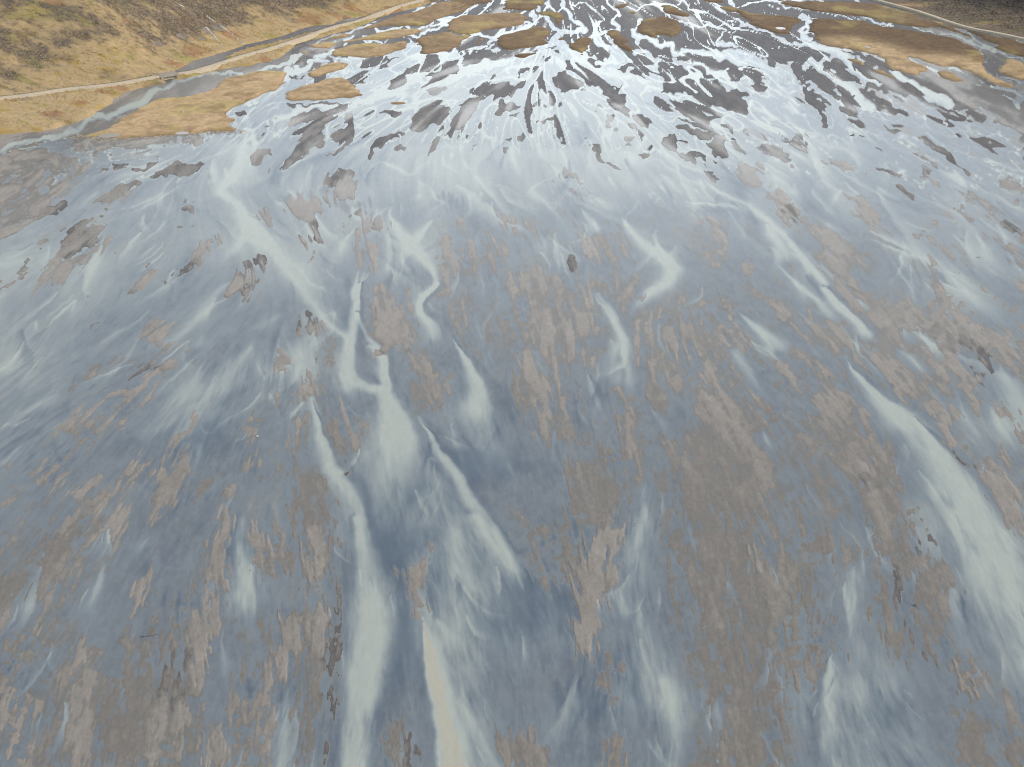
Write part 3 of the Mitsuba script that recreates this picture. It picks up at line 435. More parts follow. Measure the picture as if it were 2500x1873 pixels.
h 0.63 69.0,73.1 72.9,75.6 68.8,69.8 69.0,71.9
b 0.73 59.1,36.9 61.1,42.2 65.1,44.1 68.3,42.2 69.7,40.3 67.9,36.9
m 0.87 41.4,64.6 44.3,63.8 46.5,58.0 49.2,55.5 46.4,50.8 42.1,47.5 40.6,49.7 39.9,54.3
m 0.98 48.4,73.4 52.5,76.6 56.1,75.6 54.0,70.4 50.2,69.5
m 0.84 64.1,52.0 67.9,52.0 67.8,47.5 64.6,45.3
m 0.78 61.6,44.3 64.1,44.3 61.7,37.3 58.7,37.3
p 0.43 65.0,52.0 66.6,52.7 67.3,46.4 65.6,45.1 64.9,48.1
b 0.86 43.1,68.9 49.5,68.9 49.2,63.3 49.8,58.0 47.8,57.5 45.8,63.3
r 0.27 -166.6,216.9,0.6,0.6 -165.3,222.3,0.6,0.6 -163.4,226.9,0.8,0.7 -160.0,230.5,0.8,0.8
r 0.28 -170.7,224.3,0.3,0.3 -171.7,231.1,0.4,0.4 -170.4,237.0,0.7,0.7 -166.4,239.8,0.8,0.8
r 0.27 -164.2,212.6,0.7,0.7 -159.2,212.6,0.7,0.7 -157.4,220.3,0.6,0.6 -157.2,223.3,0.5,0.5
r 0.28 -176.7,237.0,0.4,0.4 -172.4,234.8,0.3,0.3 -169.2,230.5,0.2,0.2
r 0.30 -178.9,247.8,0.6,0.6 -176.4,251.9,0.7,0.7 -170.4,253.1,0.7,0.7
r 0.29 -163.7,247.2,0.3,0.3 -160.3,244.9,0.6,0.6 -154.1,248.4,0.7,0.7
r 0.23 -144.4,176.4,0.5,0.5 -142.7,179.3,0.5,0.5 -140.5,181.6,0.5,0.5
r 0.24 -148.9,184.6,0.4,0.4 -143.8,189.4,0.5,0.5 -138.9,193.4,0.5,0.5
r 0.20 -123.3,145.0,0.3,0.3 -122.6,146.7,0.3,0.3 -122.2,147.9,0.3,0.3
r 0.22 -125.5,160.7,0.3,0.3 -125.0,163.3,0.2,0.2 -125.3,165.9,0.2,0.2
r 0.28 107.9,242.8,0.5,0.5 124.0,239.4,0.5,0.5 129.5,236.1,0.4,0.4 134.4,226.6,0.4,0.4
r 0.31 156.3,272.2,0.7,0.7 171.9,269.1,0.7,0.7 177.9,258.8,0.5,0.5 182.8,246.4,0.5,0.5
r 0.34 176.4,309.7,0.6,0.6 187.5,307.8,0.6,0.6 198.8,304.1,0.6,0.6 203.9,284.9,0.4,0.4
r 0.33 153.8,309.7,0.6,0.6 166.3,295.2,0.6,0.6 179.6,284.9,0.5,0.5 196.1,270.6,0.5,0.5
r 0.17 26.7,117.7,0.3,0.3 27.3,112.8,0.3,0.3 29.2,108.1,0.3,0.3 31.0,103.0,0.3,0.3
r 0.16 32.3,99.0,0.2,0.2 32.8,96.9,0.2,0.2 33.4,94.1,0.2,0.2
r 0.17 -24.4,113.7,0.2,0.2 -23.1,110.9,0.2,0.2 -22.0,109.9,0.2,0.2
r 0.19 -35.3,132.2,0.3,0.3 -32.0,128.8,0.3,0.3 -28.9,126.0,0.3,0.3
r 0.17 -40.7,109.5,0.2,0.2 -39.3,105.0,0.2,0.2 -38.1,100.6,0.2,0.2
r 0.13 63.0,69.5,0.3,0.3 62.5,66.0,0.3,0.3 62.7,64.6,0.2,0.2 61.5,59.6,0.2,0.2
r 0.22 68.7,158.1,0.2,0.2 80.3,169.3,0.3,0.3 84.0,161.3,0.3,0.3 89.0,149.1,0.3,0.3
r 0.17 81.9,104.1,0.3,0.3 79.5,107.2,0.3,0.3 77.6,111.8,0.3,0.3 76.0,117.7,0.3,0.3
w> 0.94 -84.6,201.9,1.2,1.1 -80.7,192.6,2.3,2.2 -76.5,184.6,2.9,2.8 -70.0,177.1,3.4,3.3 -64.6,170.0,3.1,3.0 -60.4,163.3,2.9,2.9
w<> 0.82 -72.1,158.1,1.0,1.0 -74.3,150.8,1.9,1.9 -76.4,143.4,1.7,1.8 -77.8,136.4,1.6,1.7
w<> 0.89 -139.6,161.3,4.6,4.5 -132.3,167.3,4.7,4.6 -127.3,172.8,3.1,3.1
w<> 0.90 -99.7,174.2,1.1,1.1 -102.5,163.3,1.0,1.0 -98.1,170.0,1.3,1.3
w<> 1.13 -169.6,245.1,1.8,1.7 -161.0,241.7,2.1,2.0 -150.2,236.1,1.9,1.8 -138.0,228.6,1.3,1.3 -129.2,228.6,1.7,1.7 -117.6,232.9,1.4,1.4 -107.2,241.7,1.4,1.4
w<> 1.16 -130.9,244.0,0.8,0.8 -120.9,241.7,1.2,1.2 -113.3,246.3,1.0,1.0
w> 1.00 -130.3,206.3,1.3,1.3 -132.3,189.4,1.8,1.8
w> 0.86 -77.4,184.6,2.9,2.8 -69.8,177.1,3.0,2.9 -63.1,166.6,2.5,2.5 -57.5,163.3,2.6,2.6 -53.3,156.9,2.9,2.9 -49.3,150.8,3.2,3.1 -44.6,143.4,2.1,2.0 -41.1,138.5,1.0,1.0 -38.7,135.3,0.7,0.7
w> 0.82 -39.1,159.4,0.5,0.5 -39.4,152.0,0.8,0.8 -39.1,147.9,0.9,0.9 -39.3,142.3,1.4,1.4 -37.8,135.3,1.7,1.7
w> 0.88 -36.4,196.8,0.5,0.5 -36.4,191.0,1.3,1.3 -33.4,182.3,2.3,2.3 -28.0,173.5,2.8,2.8 -22.8,164.6,1.8,1.8 -20.7,160.0,1.3,1.3 -19.7,155.7,1.0,1.0 -21.0,151.4,1.5,1.5 -23.4,146.2,1.3,1.3 -23.0,142.3,1.2,1.2 -20.3,136.4,1.7,1.7
w<> 1.02 -29.1,206.3,0.6,0.6 -28.8,199.3,2.0,2.0
w<> 0.88 -44.8,185.4,0.7,0.7 -46.7,177.1,1.7,1.7 -47.7,166.6,2.4,2.5 -48.7,161.3,1.4,1.4 -47.2,156.9,1.8,1.7 -42.8,149.6,2.3,2.2 -39.8,147.3,1.8,1.8
w<> 1.10 -16.5,231.8,0.4,0.4 -15.4,225.5,1.2,1.2 -13.4,219.5,0.6,0.6
w<> 1.13 -47.9,257.1,4.3,4.4 -52.8,242.8,5.9,6.2 -58.1,233.9,6.5,6.9 -63.3,226.6,4.4,4.6 -66.7,216.6,2.6,2.6
w<> 0.86 -34.0,164.6,0.5,0.5 -31.8,158.1,1.6,1.6 -28.3,151.4,1.1,1.1
w<> 0.99 -73.1,201.9,0.7,0.7 -67.3,194.2,1.6,1.5 -64.2,192.6,1.3,1.3
w<> 1.12 -0.4,248.6,0.7,0.7 0.1,235.0,1.2,1.2 1.0,224.5,0.9,0.9 2.0,217.6,0.5,0.5
w<> 1.15 8.2,257.1,1.7,1.7 8.8,242.8,1.7,1.7 9.0,233.9,0.9,0.9 8.3,225.5,0.4,0.4
w<> 1.13 48.6,252.2,2.7,2.7 43.7,237.2,1.7,1.7 41.0,226.6,1.7,1.6 43.8,221.5,1.4,1.4
w<> 1.09 49.6,240.5,1.3,1.3 53.5,233.9,1.6,1.6 56.3,229.7,0.8,0.8 54.2,217.6,0.5,0.5 56.1,210.0,0.6,0.6 56.7,204.5,0.6,0.6
w<> 1.06 31.7,220.5,0.6,0.6 32.2,213.7,1.0,1.0 34.1,208.2,0.6,0.5
w<> 1.05 48.3,220.5,1.5,1.5 50.2,213.7,2.7,2.6 52.8,207.2,1.8,1.7 56.0,202.8,0.9,0.9
w> 0.99 26.5,201.9,2.0,1.9 30.0,196.8,3.3,3.2 32.5,191.0,2.0,1.9
w> 0.93 75.3,185.4,0.4,0.4 74.1,177.1,1.9,1.9 72.8,170.0,2.2,2.1
w<> 0.88 12.1,168.0,0.4,0.4 12.0,162.0,0.4,0.4 13.0,158.1,0.3,0.3
w> 0.80 21.7,149.1,0.7,0.6 23.8,143.9,1.0,1.0 25.2,139.5,1.2,1.2 25.1,135.3,1.2,1.2
w<> 1.03 24.5,206.3,1.6,1.5 26.7,199.3,3.1,3.2 22.5,211.8,1.1,1.1
w<> 1.11 96.3,240.5,1.0,1.0 99.4,232.9,2.2,2.2 103.2,224.5,3.9,3.8 103.1,217.6,2.1,2.1
w<> 1.18 149.3,255.8,3.1,3.0 153.6,248.6,6.2,6.0 156.8,241.7,5.3,5.2
w<> 1.06 141.7,222.5,2.3,2.3 144.0,216.6,3.9,3.8 144.9,208.2,2.7,2.7
w<> 1.02 90.2,212.8,1.3,1.3 88.4,202.8,2.1,2.1 91.3,199.3,2.5,2.4
w<> 1.00 105.1,209.1,0.7,0.7 99.5,201.0,1.4,1.4 95.8,192.6,2.1,2.1 99.1,187.8,4.2,4.1
w<> 0.95 93.2,188.6,0.3,0.3 92.7,184.6,1.4,1.4 94.6,181.6,1.6,1.5
w<> 0.84 77.0,170.0,2.1,2.0 79.8,163.3,2.3,2.3 81.2,155.0,1.9,1.9 81.2,147.3,1.4,1.4 81.9,141.2,1.6,1.5 83.4,135.8,1.8,1.8
w<> 0.89 133.4,181.6,0.3,0.3 131.9,175.7,0.9,0.9 129.8,166.6,2.9,2.8 129.9,160.0,3.0,3.0 131.7,153.2,3.5,3.4
w<> 0.86 126.7,163.9,0.4,0.4 127.2,158.1,0.9,0.9 129.6,153.2,2.3,2.3
w<> 0.82 115.2,158.8,0.4,0.4 116.0,152.0,1.2,1.2 116.6,143.9,2.1,2.1 117.7,136.9,3.1,3.0
w<> 0.85 106.8,163.9,0.4,0.4 102.9,153.8,0.8,0.8 99.6,146.2,1.1,1.1
w<> 1.17 140.7,252.2,1.8,1.8 144.2,246.3,1.6,1.6 143.0,237.2,1.1,1.1
w<> 1.02 125.6,210.9,0.7,0.7 127.0,204.5,0.9,0.9 128.3,194.2,0.7,0.7
w<> 0.78 -70.1,150.2,1.2,1.3 -73.7,145.0,1.7,1.7 -75.7,138.7,2.0,2.1 -78.2,131.6,2.0,2.0 -82.1,128.2,1.6,1.6 -86.1,125.5,1.0,1.0 -87.5,120.7,0.7,0.7
w<> 0.78 -55.0,141.2,3.0,3.0 -60.2,135.7,2.3,2.4 -63.2,132.8,1.7,1.7 -65.2,129.9,1.3,1.4
w<> 0.75 -72.6,132.8,1.4,1.4 -72.5,128.2,1.1,1.1 -74.0,122.8,0.7,0.7
w<> 0.78 -115.1,138.7,0.5,0.5 -110.7,132.2,0.9,0.9
w<> 0.68 -69.3,121.8,2.2,2.2 -68.9,112.8,3.1,3.2 -72.0,105.8,3.9,4.0 -75.5,99.4,3.3,3.4 -78.0,91.4,2.3,2.3
w> 0.73 -59.9,128.2,1.3,1.3 -57.7,122.8,2.7,2.6 -52.4,117.7,2.0,1.9 -50.2,112.8,1.2,1.2
w> 0.63 -61.7,96.1,1.1,1.1 -59.5,92.2,1.6,1.6 -58.8,88.4,1.1,1.1
w<> 0.65 -97.8,91.4,3.6,3.5 -96.6,97.3,3.7,3.6 -95.4,103.6,2.5,2.5
w<> 0.60 -53.7,89.9,0.7,0.7 -54.9,85.9,1.7,1.7 -56.2,81.3,1.6,1.7 -57.5,77.4,1.6,1.6
wr> 0.76 -39.9,153.7,0.8,0.8 -39.0,146.9,0.9,0.9 -39.2,140.5,1.5,1.5 -38.2,133.9,1.5,1.5 -37.7,127.1,1.6,1.6 -36.4,119.7,1.7,1.7 -34.3,115.7,2.3,2.3 -30.2,114.2,2.3,2.2 -27.5,113.2,1.3,1.3
wr> 0.71 -33.1,128.8,0.8,0.8 -30.7,126.6,1.2,1.2 -29.0,123.9,1.2,1.2 -28.7,119.7,1.2,1.2 -26.9,113.7,1.5,1.4 -24.5,106.7,1.9,1.9 -22.1,100.2,2.2,2.2 -21.3,95.3,2.3,2.3
wr> 0.80 -19.3,153.7,1.1,1.1 -23.5,147.6,1.0,1.0 -23.2,143.0,0.8,0.8 -20.5,137.5,1.2,1.2 -18.4,133.3,1.6,1.6 -18.6,128.2,2.1,2.1
wr> 0.72 -14.3,132.2,0.3,0.3 -12.4,126.6,0.9,0.9 -9.7,120.7,1.4,1.4 -7.5,114.7,1.9,1.9 -7.9,108.1,2.8,2.8 -7.0,101.5,3.0,3.0
wr> 0.63 -42.6,110.9,0.7,0.7 -40.4,105.8,1.2,1.2 -39.2,101.5,1.4,1.4 -37.2,96.1,1.5,1.5 -35.1,91.8,1.5,1.5 -32.0,87.3,1.7,1.7 -29.0,83.1,1.6,1.6 -27.1,79.0,1.3,1.3 -26.8,75.5,1.3,1.3
w> 0.67 -44.0,109.0,0.5,0.5 -45.7,105.4,0.9,0.9 -48.0,102.3,0.8,0.8 -50.1,99.0,0.5,0.5
wr> 0.62 -19.0,105.0,0.3,0.3 -16.9,101.1,0.9,0.9 -14.7,96.1,1.1,1.1 -12.3,91.8,1.4,1.4 -9.5,86.6,1.5,1.4 -6.3,81.3,1.6,1.6 -3.2,75.5,1.6,1.6
w> 0.63 -25.7,102.3,1.5,1.5 -24.2,95.3,2.3,2.3 -24.0,87.7,2.8,2.8 -23.0,80.7,2.9,2.9
w<> 0.70 -37.9,119.7,1.0,1.0 -35.2,111.8,1.2,1.2 -33.9,108.1,0.6,0.6
w> 0.79 -45.7,140.5,0.9,0.9 -44.0,141.2,0.9,0.9 -41.2,137.5,0.6,0.6 -39.1,135.7,0.6,0.6
wr> 0.77 22.1,149.6,0.6,0.6 24.2,143.0,1.3,1.3 25.3,136.9,1.3,1.3 26.4,129.3,1.1,1.1 23.8,123.9,1.7,1.7 22.7,119.7,1.6,1.6
wr<> 0.69 16.5,119.7,0.5,0.5 17.3,113.7,1.1,1.1 18.0,108.1,1.3,1.3 19.1,104.5,0.7,0.7 16.8,101.1,1.3,1.3
w> 0.81 36.0,150.9,0.7,0.7 32.4,146.6,1.1,1.1 28.9,139.9,0.9,0.9 28.9,136.9,0.7,0.7
w> 0.78 55.4,142.1,0.7,0.7 58.0,138.1,1.7,1.7 59.6,132.2,2.1,2.0 61.0,127.1,1.8,1.8
w> 0.72 50.8,126.0,1.0,1.0 51.9,119.7,1.6,1.5 53.0,113.7,1.6,1.6 55.6,108.1,1.7,1.7
wr<> 0.66 28.6,108.6,0.4,0.4 30.5,102.8,1.1,1.0 31.9,98.6,1.3,1.3 32.6,94.5,1.0,0.9
w> 0.65 50.4,100.6,0.3,0.3 50.5,97.7,0.8,0.8 51.2,94.9,0.7,0.7
w<> 0.84 32.4,149.6,1.2,1.2 36.5,151.6,1.8,1.8 42.6,154.4,1.8,1.8
wr> 0.79 80.1,152.3,1.4,1.4 80.3,146.3,1.6,1.6 82.3,140.5,1.3,1.3 83.1,135.7,1.5,1.4 81.9,129.9,2.7,2.7 85.6,130.5,2.1,2.1
w<> 0.77 93.2,136.3,0.4,0.4 92.2,132.2,0.9,0.9 92.9,128.2,1.1,1.1
w<> 0.73 87.9,127.7,1.7,1.7 89.4,125.5,2.0,2.0 90.3,120.7,2.2,2.1 91.9,116.2,2.4,2.4
wr> 0.69 75.3,124.7,0.2,0.2 75.3,119.2,1.0,1.0 76.2,114.7,1.4,1.4 77.3,109.5,2.1,2.0 78.4,104.5,3.1,3.0 79.8,99.8,2.9,2.8 78.8,96.9,2.0,2.0
wr> 0.63 82.1,103.9,0.2,0.2 82.5,100.0,0.9,0.9 83.1,96.1,1.7,1.6 83.4,91.8,2.3,2.2 83.6,87.3,2.7,2.7 83.1,82.4,3.2,3.1 82.7,77.4,3.9,3.8
w<> 0.74 68.9,131.6,0.4,0.4 68.3,127.1,0.8,0.8 70.6,122.8,1.2,1.2 72.8,117.7,1.4,1.4 73.5,114.2,1.5,1.5
w> 0.77 55.5,141.8,0.8,0.8 58.0,135.7,1.7,1.7 61.3,129.9,2.7,2.6 62.9,123.9,2.4,2.4
w> 0.70 51.5,126.6,1.4,1.4 52.5,119.7,1.6,1.6 54.0,110.9,2.0,1.9 56.4,104.1,1.6,1.6 57.3,101.1,0.9,0.9
w<> 0.66 95.9,113.7,0.3,0.3 93.5,108.1,0.7,0.7 92.2,101.5,1.5,1.5 91.5,95.3,2.2,2.1 91.2,91.4,1.7,1.6
w> 0.80 115.3,148.9,3.1,3.0 117.8,139.9,3.5,3.4 119.5,131.0,3.3,3.2
w<> 0.65 99.7,108.1,1.0,1.0 98.2,99.4,1.9,1.9 97.8,91.4,2.1,2.0
w> 0.64 50.1,100.4,0.3,0.3 50.3,96.1,1.1,1.1 51.2,92.2,1.4,1.3
w> 0.54 -48.9,78.2,1.0,1.0 -46.5,71.9,1.6,1.6 -44.2,64.6,1.1,1.1 -41.4,59.3,0.8,0.8 -39.0,54.3,0.2,0.2
w<> 0.52 -68.0,68.9,1.0,1.0 -66.8,60.6,1.2,1.2 -66.3,55.5,0.7,0.7
w<> 0.56 -62.9,75.0,1.8,1.8 -63.7,67.5,1.7,1.7
w<> 0.48 -44.6,56.8,0.6,0.6 -42.1,50.8,0.8,0.8 -39.9,44.3,0.6,0.6
wl 0.51 -27.5,78.5,0.7,0.7 -26.0,74.4,1.1,1.1 -24.7,70.1,1.7,1.7 -23.4,64.6,2.6,2.6 -22.1,58.0,2.8,2.8 -22.1,52.0,2.4,2.5 -21.6,46.4,1.9,1.9 -21.6,42.2,1.7,1.7 -21.1,36.9,1.8,1.8
wl 0.48 -14.0,59.8,0.1,0.1 -13.0,55.5,0.6,0.6 -11.6,50.8,1.1,1.1 -9.5,46.4,1.3,1.2 -8.0,42.2,1.3,1.3 -6.9,36.9,1.6,1.6
w 0.45 -7.4,46.4,0.4,0.4 -4.7,42.2,1.0,1.0 -2.1,36.9,1.2,1.2
w> 0.52 -10.0,75.0,1.8,1.8 -8.8,67.5,2.9,2.9 -7.9,60.6,3.1,3.0 -6.9,54.3,2.2,2.2 -5.8,49.7,1.5,1.5
wr> 0.55 -6.8,78.2,1.1,1.1 -3.5,74.4,1.4,1.4 -0.7,70.1,1.1,1.0 1.1,66.6,0.7,0.6 2.7,60.9,0.6,0.6
w> 0.52 -43.4,68.9,0.7,0.7 -40.9,60.6,0.4,0.4 -38.4,53.6,0.2,0.2
w< 0.46 -32.5,49.0,0.9,0.9 -31.7,43.3,0.9,0.9 -30.6,36.9,1.1,1.1
w<> 0.52 17.3,64.9,0.2,0.2 17.2,61.9,0.7,0.7 17.8,59.3,1.8,1.7 19.6,55.5,2.2,2.2
w<> 0.46 9.9,49.7,0.8,0.8 8.5,45.3,1.5,1.5 7.4,40.3,1.4,1.4
w<> 0.46 29.0,46.4,0.8,0.8 28.9,40.3,0.7,0.7
w 0.45 21.9,48.6,1.8,1.8 22.9,42.2,2.1,2.1 21.1,37.3,1.9,1.9
wl> 0.53 79.5,78.5,2.3,2.3 78.9,71.9,2.8,2.7 77.7,64.6,2.8,2.8 76.6,58.0,2.7,2.7 75.6,52.0,2.6,2.6
w> 0.51 71.3,63.8,0.8,0.8 69.1,56.8,1.1,1.1 69.0,52.0,1.2,1.2
wl< 0.46 48.1,53.1,0.8,0.8 45.3,47.5,1.0,1.0 43.9,42.2,1.4,1.4 42.9,36.9,1.6,1.6
w<> 0.46 50.8,50.8,2.1,2.1 50.5,44.3,3.1,3.1 53.0,40.3,2.5,2.4
w<> 0.53 57.0,68.9,1.2,1.2 55.4,63.3,1.5,1.5 51.9,56.8,1.2,1.2
W< 0.94 -98.6,260.6,2.3,2.4 -95.1,240.7,2.6,2.6 -91.3,224.8,2.4,2.5 -91.4,213.9,3.1,3.1 -92.5,207.2,2.0,2.0 -88.6,204.0,2.2,2.2 -84.9,201.0,1.6,1.6 -80.6,192.5,2.1,2.0 -76.5,184.7,2.7,2.7 -70.1,177.1,3.0,2.9 -63.2,166.7,2.8,2.7 -59.5,159.8,2.6,2.5 -55.2,154.9,2.5,2.5 -50.2,146.5,2.5,2.4 -45.7,139.5,1.9,1.9 -42.4,135.3,1.4,1.4 -39.0,130.8,0.9,0.9 -37.0,127.4,1.2,1.2
Wr< 0.77 -38.9,159.2,0.2,0.2 -39.2,152.0,0.7,0.7 -38.9,146.5,0.8,0.8 -38.0,142.1,1.0,1.0 -37.8,135.3,1.4,1.4 -37.6,129.0,1.7,1.7 -36.5,120.1,1.8,1.8 -34.8,115.6,2.0,2.0 -31.7,113.8,2.1,2.1 -27.2,113.0,1.0,1.0
Wr> 0.69 -38.2,141.2,0.6,0.6 -33.0,130.8,0.8,0.8 -29.5,126.2,1.2,1.2 -28.2,121.5,1.2,1.2 -28.1,117.3,1.1,1.1 -26.8,113.2,1.5,1.5 -24.1,105.6,2.0,2.0 -21.7,99.6,2.2,2.2 -20.6,94.0,2.4,2.4 -20.1,85.8,3.2,3.2 -19.6,77.3,3.6,3.6
Wr<> 0.60 -19.2,105.0,0.2,0.2 -16.4,100.2,0.8,0.8 -14.6,95.7,1.1,1.1 -12.6,91.9,1.2,1.2 -9.5,85.8,1.4,1.4 -6.2,79.6,1.5,1.5 -3.2,74.7,1.6,1.6 -0.3,69.7,1.4,1.4 2.9,60.5,0.8,0.8
Wr> 0.80 -19.3,154.5,0.9,0.9 -23.4,147.4,1.0,1.0 -23.2,142.9,0.9,0.9 -20.1,137.0,1.5,1.5 -18.3,132.9,1.6,1.6 -18.7,125.9,2.1,2.1
Wr<> 0.71 -14.6,132.4,0.2,0.2 -12.3,125.9,0.9,0.9 -9.5,120.1,1.5,1.5 -7.5,113.9,2.3,2.3 -7.5,106.8,3.2,3.2 -7.4,99.6,3.6,3.6
Wrq< 0.57 -43.0,111.7,0.3,0.3 -40.3,105.6,1.1,1.1 -39.2,101.4,1.3,1.3 -37.3,96.2,1.4,1.4 -35.1,91.9,1.5,1.5 -31.8,86.8,1.7,1.6 -28.6,82.4,1.6,1.6 -26.9,78.2,0.9,0.9 -25.8,74.7,1.5,1.5 -24.2,69.7,2.3,2.3 -22.9,64.2,3.0,3.0 -22.0,57.7,3.2,3.2 -21.9,52.3,2.9,3.0 -21.7,46.8,2.6,2.6 -21.5,41.7,2.3,2.3 -21.0,36.4,2.2,2.2
Wlc< 0.48 -14.0,59.9,0.1,0.1 -13.1,55.6,0.6,0.6 -11.7,51.1,1.3,1.3 -9.9,46.2,1.8,1.8 -8.7,42.2,2.1,2.1 -7.7,36.4,2.5,2.5
Wr> 0.80 79.9,152.6,0.9,0.9 80.6,146.1,1.4,1.4 82.4,140.7,1.4,1.4 83.2,135.8,1.5,1.5 81.6,129.0,1.9,1.9
Wr<> 0.69 75.2,124.7,0.2,0.2 75.2,119.0,1.0,1.0 76.2,114.6,1.6,1.6 77.3,109.3,2.3,2.3 78.5,104.4,3.2,3.1 79.9,99.9,2.9,2.9 78.6,96.2,1.8,1.8
Wrq 0.59 82.3,104.2,0.2,0.2 82.6,99.9,0.9,0.9 83.1,96.0,1.6,1.6 83.5,91.9,2.3,2.3 83.4,86.8,2.8,2.7 83.2,82.4,3.1,3.1 82.5,76.4,3.5,3.4 81.7,68.8,3.9,3.9 79.5,59.8,4.0,3.9 77.5,51.1,4.0,4.0
W< 0.92 32.6,190.4,0.4,0.4 33.7,183.0,2.1,2.0 36.3,175.9,3.2,3.1 39.1,169.2,3.3,3.2 43.2,162.5,2.3,2.3
W> 0.85 40.8,174.1,0.3,0.3 41.6,165.8,2.3,2.2 43.1,161.9,2.2,2.2 40.0,154.9,2.5,2.6 36.2,150.1,1.7,1.7 33.1,145.6,1.7,1.7 29.0,142.6,1.4,1.4
W> 0.92 74.0,186.4,0.4,0.4 73.7,180.6,2.0,2.0 74.9,173.7,2.7,2.6 73.9,163.9,2.6,2.6
W< 0.97 61.8,217.8,0.9,0.9 63.7,209.5,1.6,1.6 68.2,201.0,2.3,2.3 72.5,195.6,2.7,2.6 74.9,189.4,1.6,1.6 78.4,175.9,1.6,1.6 79.6,165.0,1.9,1.8 80.8,154.9,1.7,1.6
W< 0.91 -37.4,196.9,0.4,0.4 -33.7,185.4,1.8,1.8 -28.7,174.8,2.6,2.5 -22.7,165.0,1.8,1.8 -20.6,159.8,1.0,1.0 -19.5,154.9,0.7,0.7
W< 0.85 -41.1,160.8,0.3,0.3 -40.2,148.3,0.8,0.8
W<> 0.97 21.2,196.9,0.4,0.4 23.5,187.9,1.7,1.7 25.7,179.4,2.5,2.5
W<> 0.78 20.9,149.2,0.6,0.6 22.8,143.8,1.2,1.2 24.9,135.3,1.3,1.3 25.9,128.2,1.4,1.4 23.9,122.2,1.8,1.9
W<> 0.82 70.7,165.0,0.6,0.6 74.7,153.0,1.9,1.9 77.8,140.3,1.8,1.7 78.8,133.4,0.9,0.9
W<> 0.77 55.3,141.2,0.7,0.7 58.0,135.3,1.8,1.8 60.6,129.0,2.7,2.6 62.8,123.7,2.4,2.3
Wv 0.63 -25.5,113.2,2.6,2.6 -24.3,97.4,4.8,4.9 -23.4,84.8,6.0,6.0 -22.5,75.5,5.0,5.0
Wv<> 0.54 -14.9,91.9,1.2,1.2 -12.5,80.0,4.4,4.3 -9.5,67.3,7.5,7.3 -7.5,56.3,8.2,8.1 -6.3,43.3,8.6,8.5
Wv> 0.65 -6.9,110.6,2.1,2.1 -5.7,97.4,5.2,5.2 -4.5,83.8,6.8,6.7
Wv<> 0.55 24.1,81.9,2.2,2.2 20.8,68.8,2.9,3.0 17.2,55.6,2.8,2.8
Wv<> 0.48 20.1,61.2,1.3,1.3 19.9,50.4,3.7,3.6 19.7,41.1,4.0,3.9
Wv<> 0.69 -60.1,130.5,2.8,2.9 -63.2,115.9,4.7,4.8 -64.6,102.0,5.2,5.4 -65.9,89.8,5.4,5.6
Wv<> 0.74 -46.8,135.3,2.1,2.1 -47.0,123.0,3.8,3.9 -46.2,111.9,3.6,3.6
Wv<> 0.73 22.9,130.5,1.6,1.6 23.6,120.1,3.1,3.1 21.8,111.9,3.4,3.5
Wv<> 0.54 -48.1,79.1,1.8,1.8 -44.0,67.3,2.2,2.2 -40.8,58.4,2.1,2.0
Wv> 0.61 80.7,106.8,2.9,2.9 80.0,86.8,5.1,4.9 76.4,67.3,6.5,6.3
Wv<> 0.68 109.0,120.1,2.6,2.6 99.8,95.1,4.7,4.6
w> 1.09 -0.2,240.5,1.2,1.2 -0.2,231.8,1.6,1.6 2.0,221.5,0.9,0.9 2.4,216.6,0.8,0.8 5.1,216.6,1.6,1.5 7.2,216.6,1.0,1.0
w<> 0.69 -103.1,101.1,1.4,1.4 -101.1,105.8,2.1,2.0 -97.0,109.9,1.6,1.5 -96.8,112.8,1.0,1.0 -92.7,117.7,1.1,1.1
w> 1.07 -97.9,257.1,2.9,3.0 -95.0,240.5,3.2,3.2 -91.2,224.5,2.7,2.8 -91.4,213.7,3.7,3.8 -92.3,207.2,3.1,3.1 -88.7,204.3,2.6,2.5 -84.3,201.5,1.7,1.6 -80.8,193.0,2.1,2.1
w<> 0.58 25.1,88.0,1.4,1.4 24.5,82.4,1.8,1.8 22.5,77.4,2.0,2.0 21.0,73.4,1.7,1.8 19.5,68.9,1.2,1.2
w> 0.97 60.8,216.6,0.5,0.5 60.1,209.1,0.8,0.8 61.6,201.0,1.3,1.3 66.4,195.9,2.0,2.0 71.1,191.0,2.2,2.2 73.6,184.6,2.6,2.6 74.3,180.8,1.7,1.7 74.8,173.5,2.3,2.2 74.0,164.6,2.4,2.4
w<> 1.11 -46.6,225.5,0.9,0.9 -44.4,231.8,2.0,2.0 -37.7,223.5,1.3,1.3 -32.7,217.6,1.1,1.1 -28.7,229.7,1.0,1.0 -20.6,240.5,1.3,1.3
w<> 1.00 13.7,220.5,0.5,0.5 10.1,214.7,0.8,0.8 5.9,210.0,0.5,0.5 6.2,205.4,1.9,1.9 9.7,201.0,2.1,2.1 13.3,193.4,0.6,0.6 15.3,187.0,1.8,1.8 17.8,178.6,2.0,2.0 17.7,172.8,2.2,2.2
w<> 1.08 106.2,266.0,1.5,1.5 105.4,257.1,1.3,1.3 108.9,248.6,3.6,3.5 113.5,241.7,4.2,4.1 117.6,240.5,1.9,1.8 117.9,235.0,1.4,1.4 116.9,228.6,1.1,1.1 114.6,222.5,1.7,1.7 111.7,220.5,0.5,0.5 111.9,211.8,1.3,1.3 115.5,206.3,2.4,2.4 121.4,201.0,3.2,3.2 124.8,195.1,2.8,2.7 126.5,189.4,1.5,1.5 125.8,184.6,0.5,0.5 123.8,178.6,1.4,1.4
w<> 0.84 102.7,163.3,0.3,0.3 102.0,158.1,0.6,0.6 102.0,155.0,0.4,0.4 101.9,151.6,0.3,0.3 100.2,145.0,0.9,0.9 99.4,139.9,1.4,1.4
